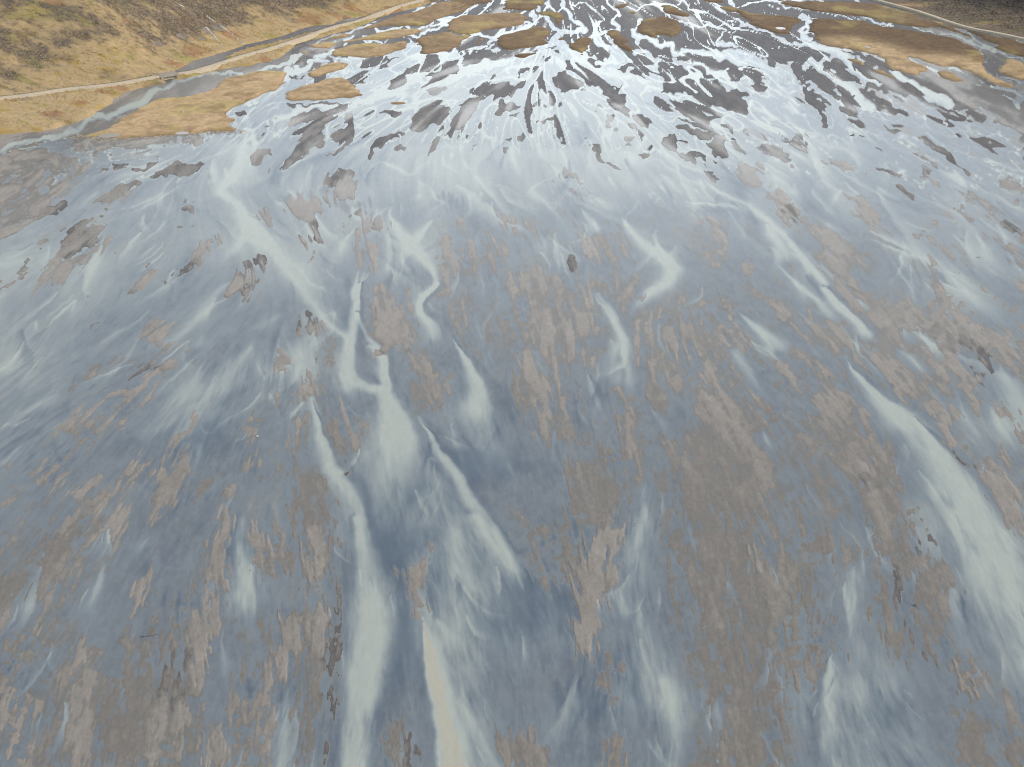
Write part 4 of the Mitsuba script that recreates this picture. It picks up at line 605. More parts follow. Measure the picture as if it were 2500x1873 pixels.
w<> 0.89 38.9,201.0,1.6,1.6 35.0,192.6,1.6,1.6 33.6,190.6,0.7,0.7 33.8,183.1,2.0,1.9 36.2,175.7,3.2,3.1 39.1,168.6,3.8,3.7 40.6,173.5,0.7,0.7 41.5,165.9,2.3,2.3 42.9,162.0,2.2,2.2 40.1,155.7,2.5,2.6 36.4,150.8,1.7,1.7 33.3,145.6,1.8,1.8 29.4,142.8,1.6,1.6 28.0,139.5,1.3,1.3
w<> 1.04 -98.6,240.5,2.8,2.8 -102.4,233.9,4.9,5.1 -110.6,225.5,3.1,3.2 -117.7,221.5,2.6,2.6 -121.3,228.6,2.1,2.1 -126.3,221.5,3.7,3.8 -129.8,214.7,3.9,4.0 -130.7,208.2,3.8,3.9 -131.5,199.3,3.5,3.6 -131.5,192.6,4.0,4.1 -134.6,186.2,3.0,3.1 -138.2,178.6,3.1,3.1 -142.4,172.8,3.1,3.2
w<> 0.85 -116.1,178.6,0.6,0.6 -113.8,170.0,1.5,1.5 -111.4,160.0,1.8,1.8 -109.8,152.0,1.5,1.5 -106.5,148.2,0.5,0.5 -105.6,143.0,1.7,1.8 -107.0,137.5,1.6,1.7
w<> 1.00 -26.3,211.8,0.3,0.3 -23.9,202.8,0.6,0.6 -20.4,199.3,0.4,0.4 -23.4,196.8,0.4,0.4 -24.5,191.0,1.1,1.2 -26.2,185.4,1.4,1.4
wl> 0.62 -15.1,96.5,0.6,0.6 -14.4,92.6,0.8,0.8 -16.4,94.1,0.2,0.2 -15.1,87.7,1.4,1.4 -13.6,82.4,2.4,2.4 -12.1,77.4,2.9,2.8
"""
BASE = np.array([[-22.5, 425.8, 0.1, 0.05, 0.5],
 [56.2, 425.8, 0.13, 0.03, 0.5],
 [141.4, 409.0, 0.11, 0.05, 0.36],
 [87.8, 357.9, 0.08, 0.06, 0.56],
 [19.8, 364.5, 0.04, 0.05, 0.6],
 [-20.1, 371.4, 0.02, 0.1, 0.66],
 [-74.9, 401.0, 0.1, 0.25, 0.43],
 [-107.3, 357.9, 0.08, 0.4, 0.33],
 [-136.9, 303.3, 0.1, 0.77, 0.25],
 [-156.1, 268.8, 0.08, 0.72, 0.25],
 [-45.4, 327.4, -0.12, 0.2, 0.65],
 [8.6, 305.8, -0.2, 0.1, 0.66],
 [59.5, 300.8, -0.16, 0.1, 0.66],
 [116.5, 321.8, 0.05, 0.1, 0.46],
 [154.5, 327.4, -0.03, 0.2, 0.4],
 [176.3, 295.9, 0.04, 0.4, 0.25],
 [194.2, 273.1, 0.04, 0.5, 0.25],
 [-84.8, 264.7, -0.16, 0.2, 0.49],
 [-38.6, 264.7, -0.25, 0.2, 0.65],
 [7.5, 256.7, -0.25, 0.2, 0.66],
 [52.2, 252.8, -0.22, 0.2, 0.66],
 [99.1, 260.6, -0.18, 0.3, 0.53],
 [143.2, 256.7, -0.14, 0.35, 0.25],
 [169.3, 234.7, -0.13, 0.4, 0.25],
 [-157.6, 212.4, 0.06, 0.87, 0.23],
 [-134.0, 218.5, -0.04, 0.82, 0.28],
 [-98.5, 212.4, -0.2, 0.72, 0.33],
 [-60.3, 218.5, -0.25, 0.72, 0.47],
 [-20.1, 218.5, -0.28, 0.72, 0.58],
 [20.1, 218.5, -0.24, 0.72, 0.59],
 [67.0, 218.5, -0.18, 0.82, 0.48],
 [111.6, 212.4, -0.16, 0.82, 0.29],
 [143.7, 193.0, -0.06, 0.92, 0.38],
 [-131.5, 169.2, -0.07, 0.92, 0.53],
 [-102.9, 173.7, -0.14, 0.82, 0.37],
 [-68.6, 173.7, -0.14, 0.82, 0.43],
 [-35.5, 183.0, -0.12, 0.92, 0.39],
 [0.0, 183.0, -0.1, 0.95, 0.27],
 [29.6, 183.0, -0.08, 0.95, 0.27],
 [61.8, 169.2, -0.08, 0.95, 0.27],
 [101.1, 169.2, -0.1, 0.95, 0.27],
 [124.2, 153.0, -0.0, 0.95, 0.4],
 [-111.9, 127.4, -0.17, 0.92, 0.44],
 [-84.6, 127.4, -0.14, 0.92, 0.32],
 [-59.2, 127.4, -0.14, 0.92, 0.34],
 [-34.1, 135.3, -0.08, 0.95, 0.3],
 [0.0, 142.1, 0.0, 0.95, 0.19],
 [29.2, 135.3, 0.0, 0.95, 0.15],
 [58.5, 135.3, -0.02, 0.95, 0.15],
 [89.3, 127.4, 0.02, 0.95, 0.2],
 [109.0, 120.1, 0.02, 0.95, 0.3],
 [-95.0, 95.1, -0.1, 0.92, 0.34],
 [-71.9, 95.1, -0.1, 0.87, 0.22],
 [-47.9, 95.1, -0.1, 0.87, 0.26],
 [-19.4, 89.8, -0.14, 0.65, 0.26],
 [4.0, 95.1, -0.18, 0.7, 0.17],
 [31.9, 95.1, -0.03, 0.68, 0.15],
 [59.9, 95.1, -0.03, 0.75, 0.15],
 [89.2, 89.8, -0.02, 0.85, 0.3],
 [-80.5, 67.3, -0.06, 0.82, 0.2],
 [-57.5, 67.3, -0.1, 0.82, 0.18],
 [-37.2, 67.3, -0.09, 0.6, 0.26],
 [-13.5, 67.3, -0.15, 0.6, 0.31],
 [6.8, 67.3, -0.3, 0.6, 0.17],
 [30.4, 67.3, -0.01, 0.55, 0.15],
 [54.1, 67.3, -0.08, 0.6, 0.25],
 [79.8, 67.3, -0.14, 0.65, 0.45],
 [-68.3, 43.9, -0.02, 0.82, 0.15],
 [-51.6, 43.9, 0.05, 0.82, 0.1],
 [-34.4, 43.9, -0.09, 0.82, 0.26],
 [-14.3, 43.9, -0.14, 0.6, 0.36],
 [8.6, 43.9, -0.26, 0.6, 0.21],
 [28.7, 43.9, 0.02, 0.55, 0.15],
 [48.8, 43.9, -0.24, 0.6, 0.4],
 [67.7, 43.9, -0.06, 0.6, 0.25]])           # x, y, bed height over the water, tone of the sand, silt in the water plus far-centre sky glare painted as silt
LEFT_BANK = np.array([(-700.0, 203.7), (-208.8, 243.7), (-195.8, 249.0), (-185.8, 251.9), (-177.0, 255.0), (-168.6, 258.1), (-164.7, 263.1), (-160.2, 270.3), (-160.4, 276.5), (-158.1, 282.8), (-159.9, 290.8), (-159.5, 296.1), (-154.8, 301.6), (-148.3, 308.8), (-145.0, 311.7), (-139.7, 315.5), (-129.0, 326.0), (-119.0, 331.4), (-109.9, 338.9), (-105.8, 348.6), (-104.6, 358.7), (-102.9, 365.1), (-97.2, 373.8), (-89.3, 382.9), (-81.0, 391.6), (-73.5, 407.7), (-65.0, 422.2), (-55.6, 433.3), (-45.9, 445.8), (-35.4, 456.4), (-15.4, 560.0), (34.6, 740.0), (164.6, 1000.0)])
LEFT_TOE = np.array([(-700.0, 244.9), (-234.9, 284.9), (-209.2, 294.6), (-186.5, 302.4), (-162.7, 310.5), (-152.3, 322.4), (-148.0, 334.5), (-141.2, 349.6), (-129.2, 367.2), (-130.7, 367.9), (-111.5, 394.0), (-104.4, 401.4), (-93.6, 405.4), (-78.8, 420.1), (-70.1, 433.3), (-59.4, 447.9), (-54.4, 560.0), (-9.4, 760.0), (120.6, 1050.0)])
SIDE_CHANNEL = np.array([(-150.0, 318.4), (-150.3, 321.6), (-146.3, 329.6), (-145.0, 339.4), (-139.7, 345.0), (-134.4, 353.0), (-128.2, 363.6), (-129.5, 363.6), (-121.8, 370.1), (-114.5, 379.0), (-108.1, 390.6), (-102.9, 397.7), (-92.7, 400.4), (-89.0, 410.3), (-78.9, 415.8), (-77.4, 414.2), (-81.3, 405.4), (-92.0, 396.7), (-98.5, 389.4), (-106.0, 381.7), (-112.7, 371.6), (-118.6, 365.1), (-127.6, 357.3), (-133.6, 346.6), (-132.4, 338.9), (-136.9, 329.2), (-141.6, 322.8), (-146.8, 319.8), (-146.3, 314.7), (-146.3, 312.2), (-147.8, 312.7)])
ROAD_LEFT = np.array([(-228.6, 275.1), (-205.1, 287.1), (-195.2, 290.1), (-184.2, 297.7), (-169.9, 301.6), (-161.1, 306.4), (-152.7, 313.0), (-147.6, 317.2), (-141.3, 320.2), (-134.5, 325.4), (-128.6, 334.2), (-122.5, 343.7), (-113.7, 353.6), (-108.5, 362.3), (-100.6, 374.5), (-93.0, 388.0), (-82.6, 400.9), (-71.6, 418.4), (-59.7, 437.9), (-45.7, 452.7), (-20.7, 560.0), (34.3, 760.0)])
RIGHT_TOE = np.array([(277.1, 355.9), (257.6, 382.8), (247.4, 393.7), (236.5, 402.7), (230.1, 423.0), (227.3, 439.0), (224.6, 452.6), (214.6, 600.0), (214.6, 900.0)])
ROAD_RIGHT = np.array([(266.6, 350.1), (252.2, 373.0), (242.7, 384.7), (234.8, 391.4), (229.4, 404.1), (225.1, 419.0), (220.9, 429.9), (213.9, 443.1), (208.6, 453.3), (178.6, 560.0), (158.6, 760.0)])
ISLANDS = """
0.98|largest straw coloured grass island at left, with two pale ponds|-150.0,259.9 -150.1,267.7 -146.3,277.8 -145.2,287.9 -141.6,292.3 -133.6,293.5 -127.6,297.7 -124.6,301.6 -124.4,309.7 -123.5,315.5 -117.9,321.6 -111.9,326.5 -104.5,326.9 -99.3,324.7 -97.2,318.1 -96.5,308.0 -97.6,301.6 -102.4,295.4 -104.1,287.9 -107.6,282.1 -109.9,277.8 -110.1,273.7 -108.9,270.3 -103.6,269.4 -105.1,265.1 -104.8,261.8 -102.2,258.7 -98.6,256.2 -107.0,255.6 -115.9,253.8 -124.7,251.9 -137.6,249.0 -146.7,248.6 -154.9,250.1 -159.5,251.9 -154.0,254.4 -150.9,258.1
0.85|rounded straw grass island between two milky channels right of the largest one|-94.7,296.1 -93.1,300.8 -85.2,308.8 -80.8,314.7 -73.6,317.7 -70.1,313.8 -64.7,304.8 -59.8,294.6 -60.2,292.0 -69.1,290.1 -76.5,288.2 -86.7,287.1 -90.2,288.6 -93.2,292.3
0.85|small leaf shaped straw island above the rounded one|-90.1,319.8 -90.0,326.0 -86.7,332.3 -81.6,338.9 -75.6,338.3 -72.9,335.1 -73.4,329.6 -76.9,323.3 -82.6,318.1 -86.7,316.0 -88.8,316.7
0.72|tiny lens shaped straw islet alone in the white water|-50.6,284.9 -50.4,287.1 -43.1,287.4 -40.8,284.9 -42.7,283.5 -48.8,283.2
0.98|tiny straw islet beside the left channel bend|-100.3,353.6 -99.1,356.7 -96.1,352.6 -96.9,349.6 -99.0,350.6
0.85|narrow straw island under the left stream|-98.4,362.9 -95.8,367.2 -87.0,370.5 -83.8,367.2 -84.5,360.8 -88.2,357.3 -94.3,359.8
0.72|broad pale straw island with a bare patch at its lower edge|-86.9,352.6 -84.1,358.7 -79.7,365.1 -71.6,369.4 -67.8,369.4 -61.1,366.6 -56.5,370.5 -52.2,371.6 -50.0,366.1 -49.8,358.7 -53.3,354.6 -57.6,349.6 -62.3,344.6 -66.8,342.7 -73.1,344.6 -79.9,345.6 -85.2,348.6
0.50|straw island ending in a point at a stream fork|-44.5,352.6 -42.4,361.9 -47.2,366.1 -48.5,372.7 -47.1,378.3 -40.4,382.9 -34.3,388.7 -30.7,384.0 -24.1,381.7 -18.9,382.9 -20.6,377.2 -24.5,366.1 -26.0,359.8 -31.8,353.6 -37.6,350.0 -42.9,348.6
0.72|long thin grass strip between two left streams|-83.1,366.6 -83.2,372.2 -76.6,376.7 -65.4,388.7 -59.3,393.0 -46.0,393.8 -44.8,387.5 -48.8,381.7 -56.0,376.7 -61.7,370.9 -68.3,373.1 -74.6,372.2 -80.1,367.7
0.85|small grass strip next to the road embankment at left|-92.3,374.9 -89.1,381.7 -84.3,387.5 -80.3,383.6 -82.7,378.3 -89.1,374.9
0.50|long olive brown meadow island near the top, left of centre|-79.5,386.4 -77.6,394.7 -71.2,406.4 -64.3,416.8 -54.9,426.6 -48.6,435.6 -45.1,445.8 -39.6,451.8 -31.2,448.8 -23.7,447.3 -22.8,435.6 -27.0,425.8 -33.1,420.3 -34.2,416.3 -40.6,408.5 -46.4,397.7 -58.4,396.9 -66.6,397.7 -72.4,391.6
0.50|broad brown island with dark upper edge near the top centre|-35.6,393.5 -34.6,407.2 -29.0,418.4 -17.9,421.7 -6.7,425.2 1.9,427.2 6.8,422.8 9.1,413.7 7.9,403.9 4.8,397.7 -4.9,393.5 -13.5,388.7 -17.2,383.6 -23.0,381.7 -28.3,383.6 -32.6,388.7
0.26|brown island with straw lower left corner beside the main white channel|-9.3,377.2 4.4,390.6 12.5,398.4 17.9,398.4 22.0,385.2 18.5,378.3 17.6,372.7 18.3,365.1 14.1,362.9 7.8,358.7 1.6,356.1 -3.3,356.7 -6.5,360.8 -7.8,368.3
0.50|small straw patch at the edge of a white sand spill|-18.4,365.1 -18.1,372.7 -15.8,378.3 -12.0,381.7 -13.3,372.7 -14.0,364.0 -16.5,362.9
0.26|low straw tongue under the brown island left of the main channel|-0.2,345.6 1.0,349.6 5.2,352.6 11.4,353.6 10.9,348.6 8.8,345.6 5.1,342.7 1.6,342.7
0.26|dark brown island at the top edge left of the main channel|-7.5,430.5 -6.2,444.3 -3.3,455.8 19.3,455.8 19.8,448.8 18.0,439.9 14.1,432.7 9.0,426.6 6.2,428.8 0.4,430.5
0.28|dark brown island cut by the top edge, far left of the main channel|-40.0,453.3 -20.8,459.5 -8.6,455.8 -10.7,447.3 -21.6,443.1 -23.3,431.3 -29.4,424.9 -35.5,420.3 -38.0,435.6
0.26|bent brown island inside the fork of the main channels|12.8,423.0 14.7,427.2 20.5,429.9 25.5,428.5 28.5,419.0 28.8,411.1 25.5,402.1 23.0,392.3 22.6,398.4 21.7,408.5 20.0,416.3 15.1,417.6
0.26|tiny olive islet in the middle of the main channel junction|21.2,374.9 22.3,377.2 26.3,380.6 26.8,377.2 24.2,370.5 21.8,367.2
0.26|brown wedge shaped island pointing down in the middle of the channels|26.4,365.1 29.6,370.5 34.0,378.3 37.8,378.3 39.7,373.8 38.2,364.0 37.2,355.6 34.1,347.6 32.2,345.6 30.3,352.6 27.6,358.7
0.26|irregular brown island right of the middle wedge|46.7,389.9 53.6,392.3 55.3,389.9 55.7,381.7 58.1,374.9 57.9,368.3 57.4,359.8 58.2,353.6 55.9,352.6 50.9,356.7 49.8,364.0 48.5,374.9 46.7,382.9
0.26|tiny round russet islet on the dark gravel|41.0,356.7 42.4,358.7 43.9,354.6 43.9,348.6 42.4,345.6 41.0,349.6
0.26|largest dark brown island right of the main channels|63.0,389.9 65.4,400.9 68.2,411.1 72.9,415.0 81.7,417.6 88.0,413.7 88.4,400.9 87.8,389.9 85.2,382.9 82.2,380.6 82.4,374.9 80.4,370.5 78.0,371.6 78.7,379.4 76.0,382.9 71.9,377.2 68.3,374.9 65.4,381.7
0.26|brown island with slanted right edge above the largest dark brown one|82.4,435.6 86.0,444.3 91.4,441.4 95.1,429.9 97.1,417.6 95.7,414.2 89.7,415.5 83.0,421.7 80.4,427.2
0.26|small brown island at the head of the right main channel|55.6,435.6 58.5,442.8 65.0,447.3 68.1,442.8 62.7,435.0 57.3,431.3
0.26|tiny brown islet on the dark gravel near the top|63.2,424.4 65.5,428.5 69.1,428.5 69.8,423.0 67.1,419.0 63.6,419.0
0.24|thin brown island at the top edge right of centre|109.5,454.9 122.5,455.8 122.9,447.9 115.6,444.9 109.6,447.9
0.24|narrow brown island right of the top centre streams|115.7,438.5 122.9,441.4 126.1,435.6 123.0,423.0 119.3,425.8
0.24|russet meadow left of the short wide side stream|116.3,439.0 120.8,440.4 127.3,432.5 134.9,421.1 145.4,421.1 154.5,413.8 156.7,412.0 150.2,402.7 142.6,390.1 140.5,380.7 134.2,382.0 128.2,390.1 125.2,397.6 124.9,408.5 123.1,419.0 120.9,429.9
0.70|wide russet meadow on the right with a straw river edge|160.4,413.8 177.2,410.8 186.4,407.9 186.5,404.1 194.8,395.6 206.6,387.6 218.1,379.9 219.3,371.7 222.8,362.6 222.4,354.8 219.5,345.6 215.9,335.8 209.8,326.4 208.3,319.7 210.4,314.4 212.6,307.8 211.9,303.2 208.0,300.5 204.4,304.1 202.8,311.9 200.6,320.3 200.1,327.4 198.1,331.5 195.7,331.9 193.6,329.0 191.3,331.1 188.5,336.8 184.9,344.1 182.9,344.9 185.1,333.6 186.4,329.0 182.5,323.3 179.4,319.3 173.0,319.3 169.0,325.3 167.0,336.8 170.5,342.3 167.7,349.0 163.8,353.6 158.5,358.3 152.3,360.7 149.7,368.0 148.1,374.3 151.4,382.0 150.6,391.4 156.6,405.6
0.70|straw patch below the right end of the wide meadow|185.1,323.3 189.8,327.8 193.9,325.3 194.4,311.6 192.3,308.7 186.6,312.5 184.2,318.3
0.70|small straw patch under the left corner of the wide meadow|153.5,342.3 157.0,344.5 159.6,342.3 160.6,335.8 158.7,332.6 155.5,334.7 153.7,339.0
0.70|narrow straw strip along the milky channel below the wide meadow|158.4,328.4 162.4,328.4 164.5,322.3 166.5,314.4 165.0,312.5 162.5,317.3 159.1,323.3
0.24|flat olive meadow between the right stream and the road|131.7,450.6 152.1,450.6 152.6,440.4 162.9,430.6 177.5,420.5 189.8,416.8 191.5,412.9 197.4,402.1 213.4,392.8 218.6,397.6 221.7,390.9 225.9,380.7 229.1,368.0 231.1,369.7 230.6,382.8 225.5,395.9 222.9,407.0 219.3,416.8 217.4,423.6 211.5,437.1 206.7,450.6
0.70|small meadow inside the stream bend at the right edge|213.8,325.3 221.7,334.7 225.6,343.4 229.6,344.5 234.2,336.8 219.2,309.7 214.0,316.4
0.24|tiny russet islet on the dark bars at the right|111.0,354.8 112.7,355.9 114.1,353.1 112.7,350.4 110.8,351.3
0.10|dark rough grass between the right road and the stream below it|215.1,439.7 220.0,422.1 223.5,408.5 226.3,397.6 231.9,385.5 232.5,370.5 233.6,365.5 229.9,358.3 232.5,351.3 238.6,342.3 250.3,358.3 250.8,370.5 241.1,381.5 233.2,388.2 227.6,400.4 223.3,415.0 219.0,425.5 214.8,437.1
"""
PONDS = [(-146.1, 251.8, 3.8, 2.1, 'left one of two pale ponds on the largest straw island'), (-120.4, 254.3, 2.5, 1.6, 'right one of two pale ponds on the largest straw island'), (170.4, 360.5, 1.6, 1.5, 'small pale pond in the wide russet meadow'), (138.1, 393.1, 2.6, 2.5, 'pale sliver of water in the russet meadow left of the short wide stream'), (158.5, 355.1, 2.2, 2.4, 'pale pond on the lower edge of the wide russet meadow')]
BOULDERS = [(-127.58, 274.66, 0.55, 0.65, 0.8, 'pale boulder standing in the middle of the largest straw island'),
    (-166.57, 246.02, 0.1, 0.46, 0.9, 'pale boulder beside the milky side stream at the far left'),
    (-160.38, 248.21, 0.3, 0.56, 0.8, 'pale boulder at the pointed left tip of the largest straw island'),
    (-174.32, 237.64, 0.1, 0.41, 0.9, 'pale boulder on grey sand at the left edge below the side stream'),
    (-121.89, 234.15, 0.05, 0.4, 0.6, 'small boulder on the grey flat below the largest straw island'),
    (-122.74, 243.03, 0.05, 0.37, 0.2, 'small dark boulder in the thin white rill under the largest straw island'),
    (-122.65, 195.39, 0.05, 0.59, 0.35, 'brown boulder in the shallows at left, upper one of a pair'),
    (-122.04, 190.87, 0.05, 0.5, 0.15, 'dark boulder in the shallows at left, lower one of a pair'),
    (-116.17, 173.85, 0.1, 0.33, 0.9, 'whitish boulder on the dark gravel streaks at left'),
    (-106.93, 148.62, -0.02, 0.25, 0.2, 'small dark boulder splitting the blue water at left'),
    (-97.83, 200.22, 0.1, 0.28, 0.6, 'small boulder on the upper edge of a dark bar left of the milky main channel'),
    (-93.7, 318.56, 0.12, 0.68, 0.9, 'white boulder on the grey bar beside the rounded straw island'),
    (-71.37, 272.7, 0.12, 0.4, 0.9, 'white boulder on the dark bars below the rounded straw island'),
    (-159.71, 269.52, 0.3, 0.45, 0.9, 'white boulder on the bank edge of the side stream'),
    (-90.17, 269.0, 0.0, 0.35, 0.3, 'dark boulder in white water right of the largest straw island'),
    (-114.25, 244.98, 0.05, 0.32, 0.2, 'dark stone at the right end of the thin white rill'),
    (-98.94, 218.29, -0.02, 0.3, 0.3, 'dark stone in the blue water left of the milky main channel'),
    (-44.01, 254.06, 0.12, 0.33, 0.9, 'white stone at the upper rim of the mottled dark bar'),
    (-62.24, 320.68, 0.0, 0.4, 0.2, 'dark stone above the fan of white water'),
    (-50.14, 314.4, -0.02, 0.39, 0.2, 'dark stone at the fork of the wide white channel'),
    (-141.68, 338.25, -0.1, 0.35, 0.8, 'pale stone standing in the still side channel'),
    (-109.68, 337.66, 0.3, 0.41, 0.8, 'pale stone at the sandy edge of the road bank'),
    (166.43, 347.5, 0.3, 0.55, 1.0, 'white boulder at the lower edge of the wide russet meadow'),
    (-50.65, 98.93, 0.12, 0.27, 0.9, 'small pale stone at the tip of a sand spit at lower left'),
    (64.02, 61.27, 0.12, 0.25, 0.0, 'dark flat stone on the smooth grey bar at lower right'),
    (110.93, 420.09, 0.1, 0.48, 0.2, 'small dark stone on gravel near the top centre'),
    (-100.96, 176.07, -0.02, 0.25, 0.2, 'small dark stone at the downstream end of a blue pool at left')]
CASCADES = [[(-150.0, 380.4, 0.8), (-147.2, 378.6, 0.8), (-144.7, 377.7, 0.8), (-142.6, 375.9, 0.8), (-140.6, 375.3, 0.8), (-137.9, 373.5, 0.8), (-135.0, 371.0, 0.8), (-132.7, 367.2, 0.8), (-129.2, 364.7, 0.8)], [(-148.0, 370.3, 0.7), (-145.9, 368.5, 0.7), (-143.8, 366.7, 0.7), (-142.2, 364.6, 0.7), (-139.7, 361.8, 0.7), (-137.8, 359.3, 0.7)], [(-161.8, 379.7, 0.7), (-160.9, 379.3, 0.7), (-159.8, 379.6, 0.7)]]
OUTCROPS = [(-143.8, 374.1, 3.6), (-147.0, 368.2, 3.2), (-155.3, 356.6, 2.4000000000000004), (-160.6, 343.0, 2.0), (-147.3, 360.3, 2.0)]
OUTCROP_LABELS = ['grey rock outcrop on the left hill beside the longer cascade', 'grey rock outcrop on the left hill around the shorter cascade', 'small rock outcrop on the left hill, left of the cascades', 'low rock ledge on the left hill farthest left of the cascades', 'small rock outcrop below the shorter cascade']
CASCADE_LABELS = ['longer white cascade running down the left hill into the side channel', 'shorter white cascade on the left hill beside the longer one', 'tiny white cascade high on the left hill']
LAKE = np.array([(-59.3, 446.7), (-57.4, 450.3), (-51.0, 453.3), (-47.9, 452.7), (-50.6, 449.1), (-55.4, 444.9)])


# ------------------------------------------------------------------ helpers
def seg_dist(px, py, line, closed=False):
    """distance to a polyline, the parameter along it (in segments) and the side (+ left of the direction of travel)"""
    pts = np.asarray(line, float)[:, :2]
    if closed:
        pts = np.vstack([pts, pts[:1]])
    best = np.full(px.shape, 1e9)
    par = np.zeros(px.shape)
    side = np.ones(px.shape)
    for k in range(len(pts) - 1):
        (ax, ay), (bx, by) = pts[k], pts[k + 1]
        dx, dy = bx - ax, by - ay
        t = np.clip(((px - ax) * dx + (py - ay) * dy) / max(dx * dx + dy * dy, 1e-9), 0, 1)
        ex, ey = px - ax - t * dx, py - ay - t * dy
        d = ex * ex + ey * ey
        near = d < best
        best = np.where(near, d, best)
        par = np.where(near, k + t, par)
        side = np.where(near, np.sign(dx * ey - dy * ex), side)
    return np.sqrt(best), par, side


def inside(px, py, poly):
    pts = np.asarray(poly, float)
    c = np.zeros(px.shape, bool)
    for (ax, ay), (bx, by) in zip(pts[:, :2], np.roll(pts[:, :2], -1, 0)):
        if ay != by:
            c ^= ((ay > py) != (by > py)) & (px < (bx - ax) * (py - ay) / (by - ay) + ax)
    return c


def poly_sd(px, py, poly):
    d, _, _ = seg_dist(px, py, poly, True)
    return np.where(inside(px, py, poly), d, -d)


def beyond(x, y, line, hand):
    """signed distance to a line running away from the camera, + on its left (hand -1) or right (hand 1)"""
    d, _, _ = seg_dist(x, y, line)
    far = [(hand * 4000.0, line[-1][1]), (hand * 4000.0, line[0][1] - 900), (line[0][0], line[0][1] - 900)]
    return np.where(inside(x, y, np.vstack([np.asarray(line)[:, :2], far])), d, -d)


def sstep(a, b, x):
    t = np.clip((x - a) / (b - a), 0, 1)
    return t * t * (3 - 2 * t)


def n2(x, y, s, octaves=3, seed=0):
    return meshkit.fbm(np.stack([x / s, y / s, np.zeros_like(x) + .5], -1), octaves, seed)


def rounded(line, n=2):
    """corner cutting of an open polyline"""
    p = np.asarray(line, float)
    for _ in range(n):
        q = p[:-1] * .75 + p[1:] * .25
        r = p[:-1] * .25 + p[1:] * .75
        p = np.vstack([p[:1], np.stack([q, r], 1).reshape(-1, p.shape[1]), p[-1:]])
    return p


def rounded_ring(ring, n=2):
    p = np.asarray(ring, float)
    for _ in range(n):
        nx = np.roll(p, -1, 0)
        p = np.stack([p * .75 + nx * .25, p * .25 + nx * .75], 1).reshape(-1, p.shape[1])
    return p


def add(key, mesh, bsdf, label=None, category=None, group=None, kind=None, smooth=True, uv=None):
    scene[key] = mikit.ply(mesh, bsdf, smooth=smooth, uv=uv)
    e = {}
    if label: e['label'] = label
    if category: e['category'] = category
    if group: e['group'] = group
    if kind: e['kind'] = kind
    if e: labels[key] = e


# ------------------------------------------------------------------ land surface (banks and hillsides)
def left_land(x, y):
    """height of the left bank and hillside, below the water where there is no land"""
    db = beyond(x, y, LEFT_BANK, -1)             # + on the land side
    dt = beyond(x, y, LEFT_TOE, -1)
    z = -.6 + 1.7 * sstep(-1.5, 4, db + (n2(x, y, 6, 3, 5) - .5) * 5) + .25 * (n2(x, y, 9, 4, 7) - .5) * sstep(0, 5, db)
    up = np.clip(dt, 0, None)
    slope = .50 + .18 * (n2(x, y, 90, 2, 12) - .5)
    z = z + up * up / (up + 14) * slope
    rough = sstep(0, 30, up)
    z = z + rough * (9 * (n2(x, y, 60, 4, 21) - .5) + 3.2 * np.abs(n2(x * .7 + y * .35, y, 16, 4, 22) - .5) * 2 + 1.0 * (n2(x, y, 4, 3, 23) - .5) + 5.0 * (n2((x * .94 - y * .34) * .25, x * .34 + y * .94, 13, 3, 24) - .5))
    sc = poly_sd(x, y, SIDE_CHANNEL)
    z = np.where(sc > -4, z + (-.75 - z) * sstep(-3.5, .8, sc + (n2(x, y, 5, 3, 31) - .5) * 2.5), z)
    return z
def right_land(x, y):
    dt = beyond(x, y, RIGHT_TOE, 1)
    z = .3 + .3 * (n2(x, y, 9, 3, 41) - .5)
    up = np.clip(dt, 0, None)
    z = np.where(dt < -6, z - 1.4 * sstep(6, 26, -dt), z)
    z = z + up * up / (up + 12) * (.52 + .2 * (n2(x, y, 80, 2, 42) - .5))
    rough = sstep(0, 30, up)
    return z + rough * (8 * (n2(x, y, 55, 4, 43) - .5) + 3 * np.abs(n2(x, y, 14, 4, 44) - .5) * 2 + .8 * (n2(x, y, 4, 3, 45) - .5))


# ------------------------------------------------------------------ the river plain: bed heights and silt on one sheet, finer near, coarser far
NU, NV, Y0, Y1 = 1150, 900, 27.0, 660.0
q = np.linspace(1 / (Y0 + 88), 1 / (Y1 + 88), NV)
yy = 1 / q - 88
uu = np.linspace(-1, 1, NU)
X = uu[None] * (55 + .615 * yy)[:, None]
Y = np.repeat(yy[:, None], NU, 1)
STEP = (1 / 1720.0) * (yy * .755 + 65.6)          # size of the smallest detail kept at that distance, metres


def bands(rng, *sigmas):
    out = 0
    for s in sigmas:
        a = ndimage.gaussian_filter(rng.standard_normal((NV, NU)).astype(np.float32), s)
        out = out + a / a.std() * s
    return out / out.std()


feats = []
for line in FEATURES.strip().splitlines():
    k, soft, *pts = line.split()
    feats.append((k, float(soft), np.array([[float(v) for v in p.split(',')] for p in pts])))

# flow directions, from the mapped channels
fx, fy, fdx, fdy = [], [], [], []
for k, soft, p in feats:
    if k[0] in 'swW':
        for a, b in zip(p[:-1], p[1:]):
            v = (b - a)[:2]
            if np.hypot(*v) > .5:
                v = v / np.hypot(*v)
                fx.append((a[0] + b[0]) / 2); fy.append((a[1] + b[1]) / 2)
                fdx.append(v[0]); fdy.append(v[1])
F = np.array([fx, fy, fdx, fdy]).T
cu, cv = np.linspace(-1, 1, 60), np.linspace(0, NV - 1, 60)
cy = np.interp(cv, np.arange(NV), yy)
CX = cu[None] * (55 + .615 * cy)[:, None]
CY = np.repeat(cy[:, None], 60, 1)
ang = 2 * np.arctan2(F[:, 3], F[:, 2])
w = 1 / (((CX[..., None] - F[:, 0]) ** 2 + (CY[..., None] - F[:, 1]) ** 2) / (.10 * (CY[..., None] + 60)) ** 2 + .25) ** 2
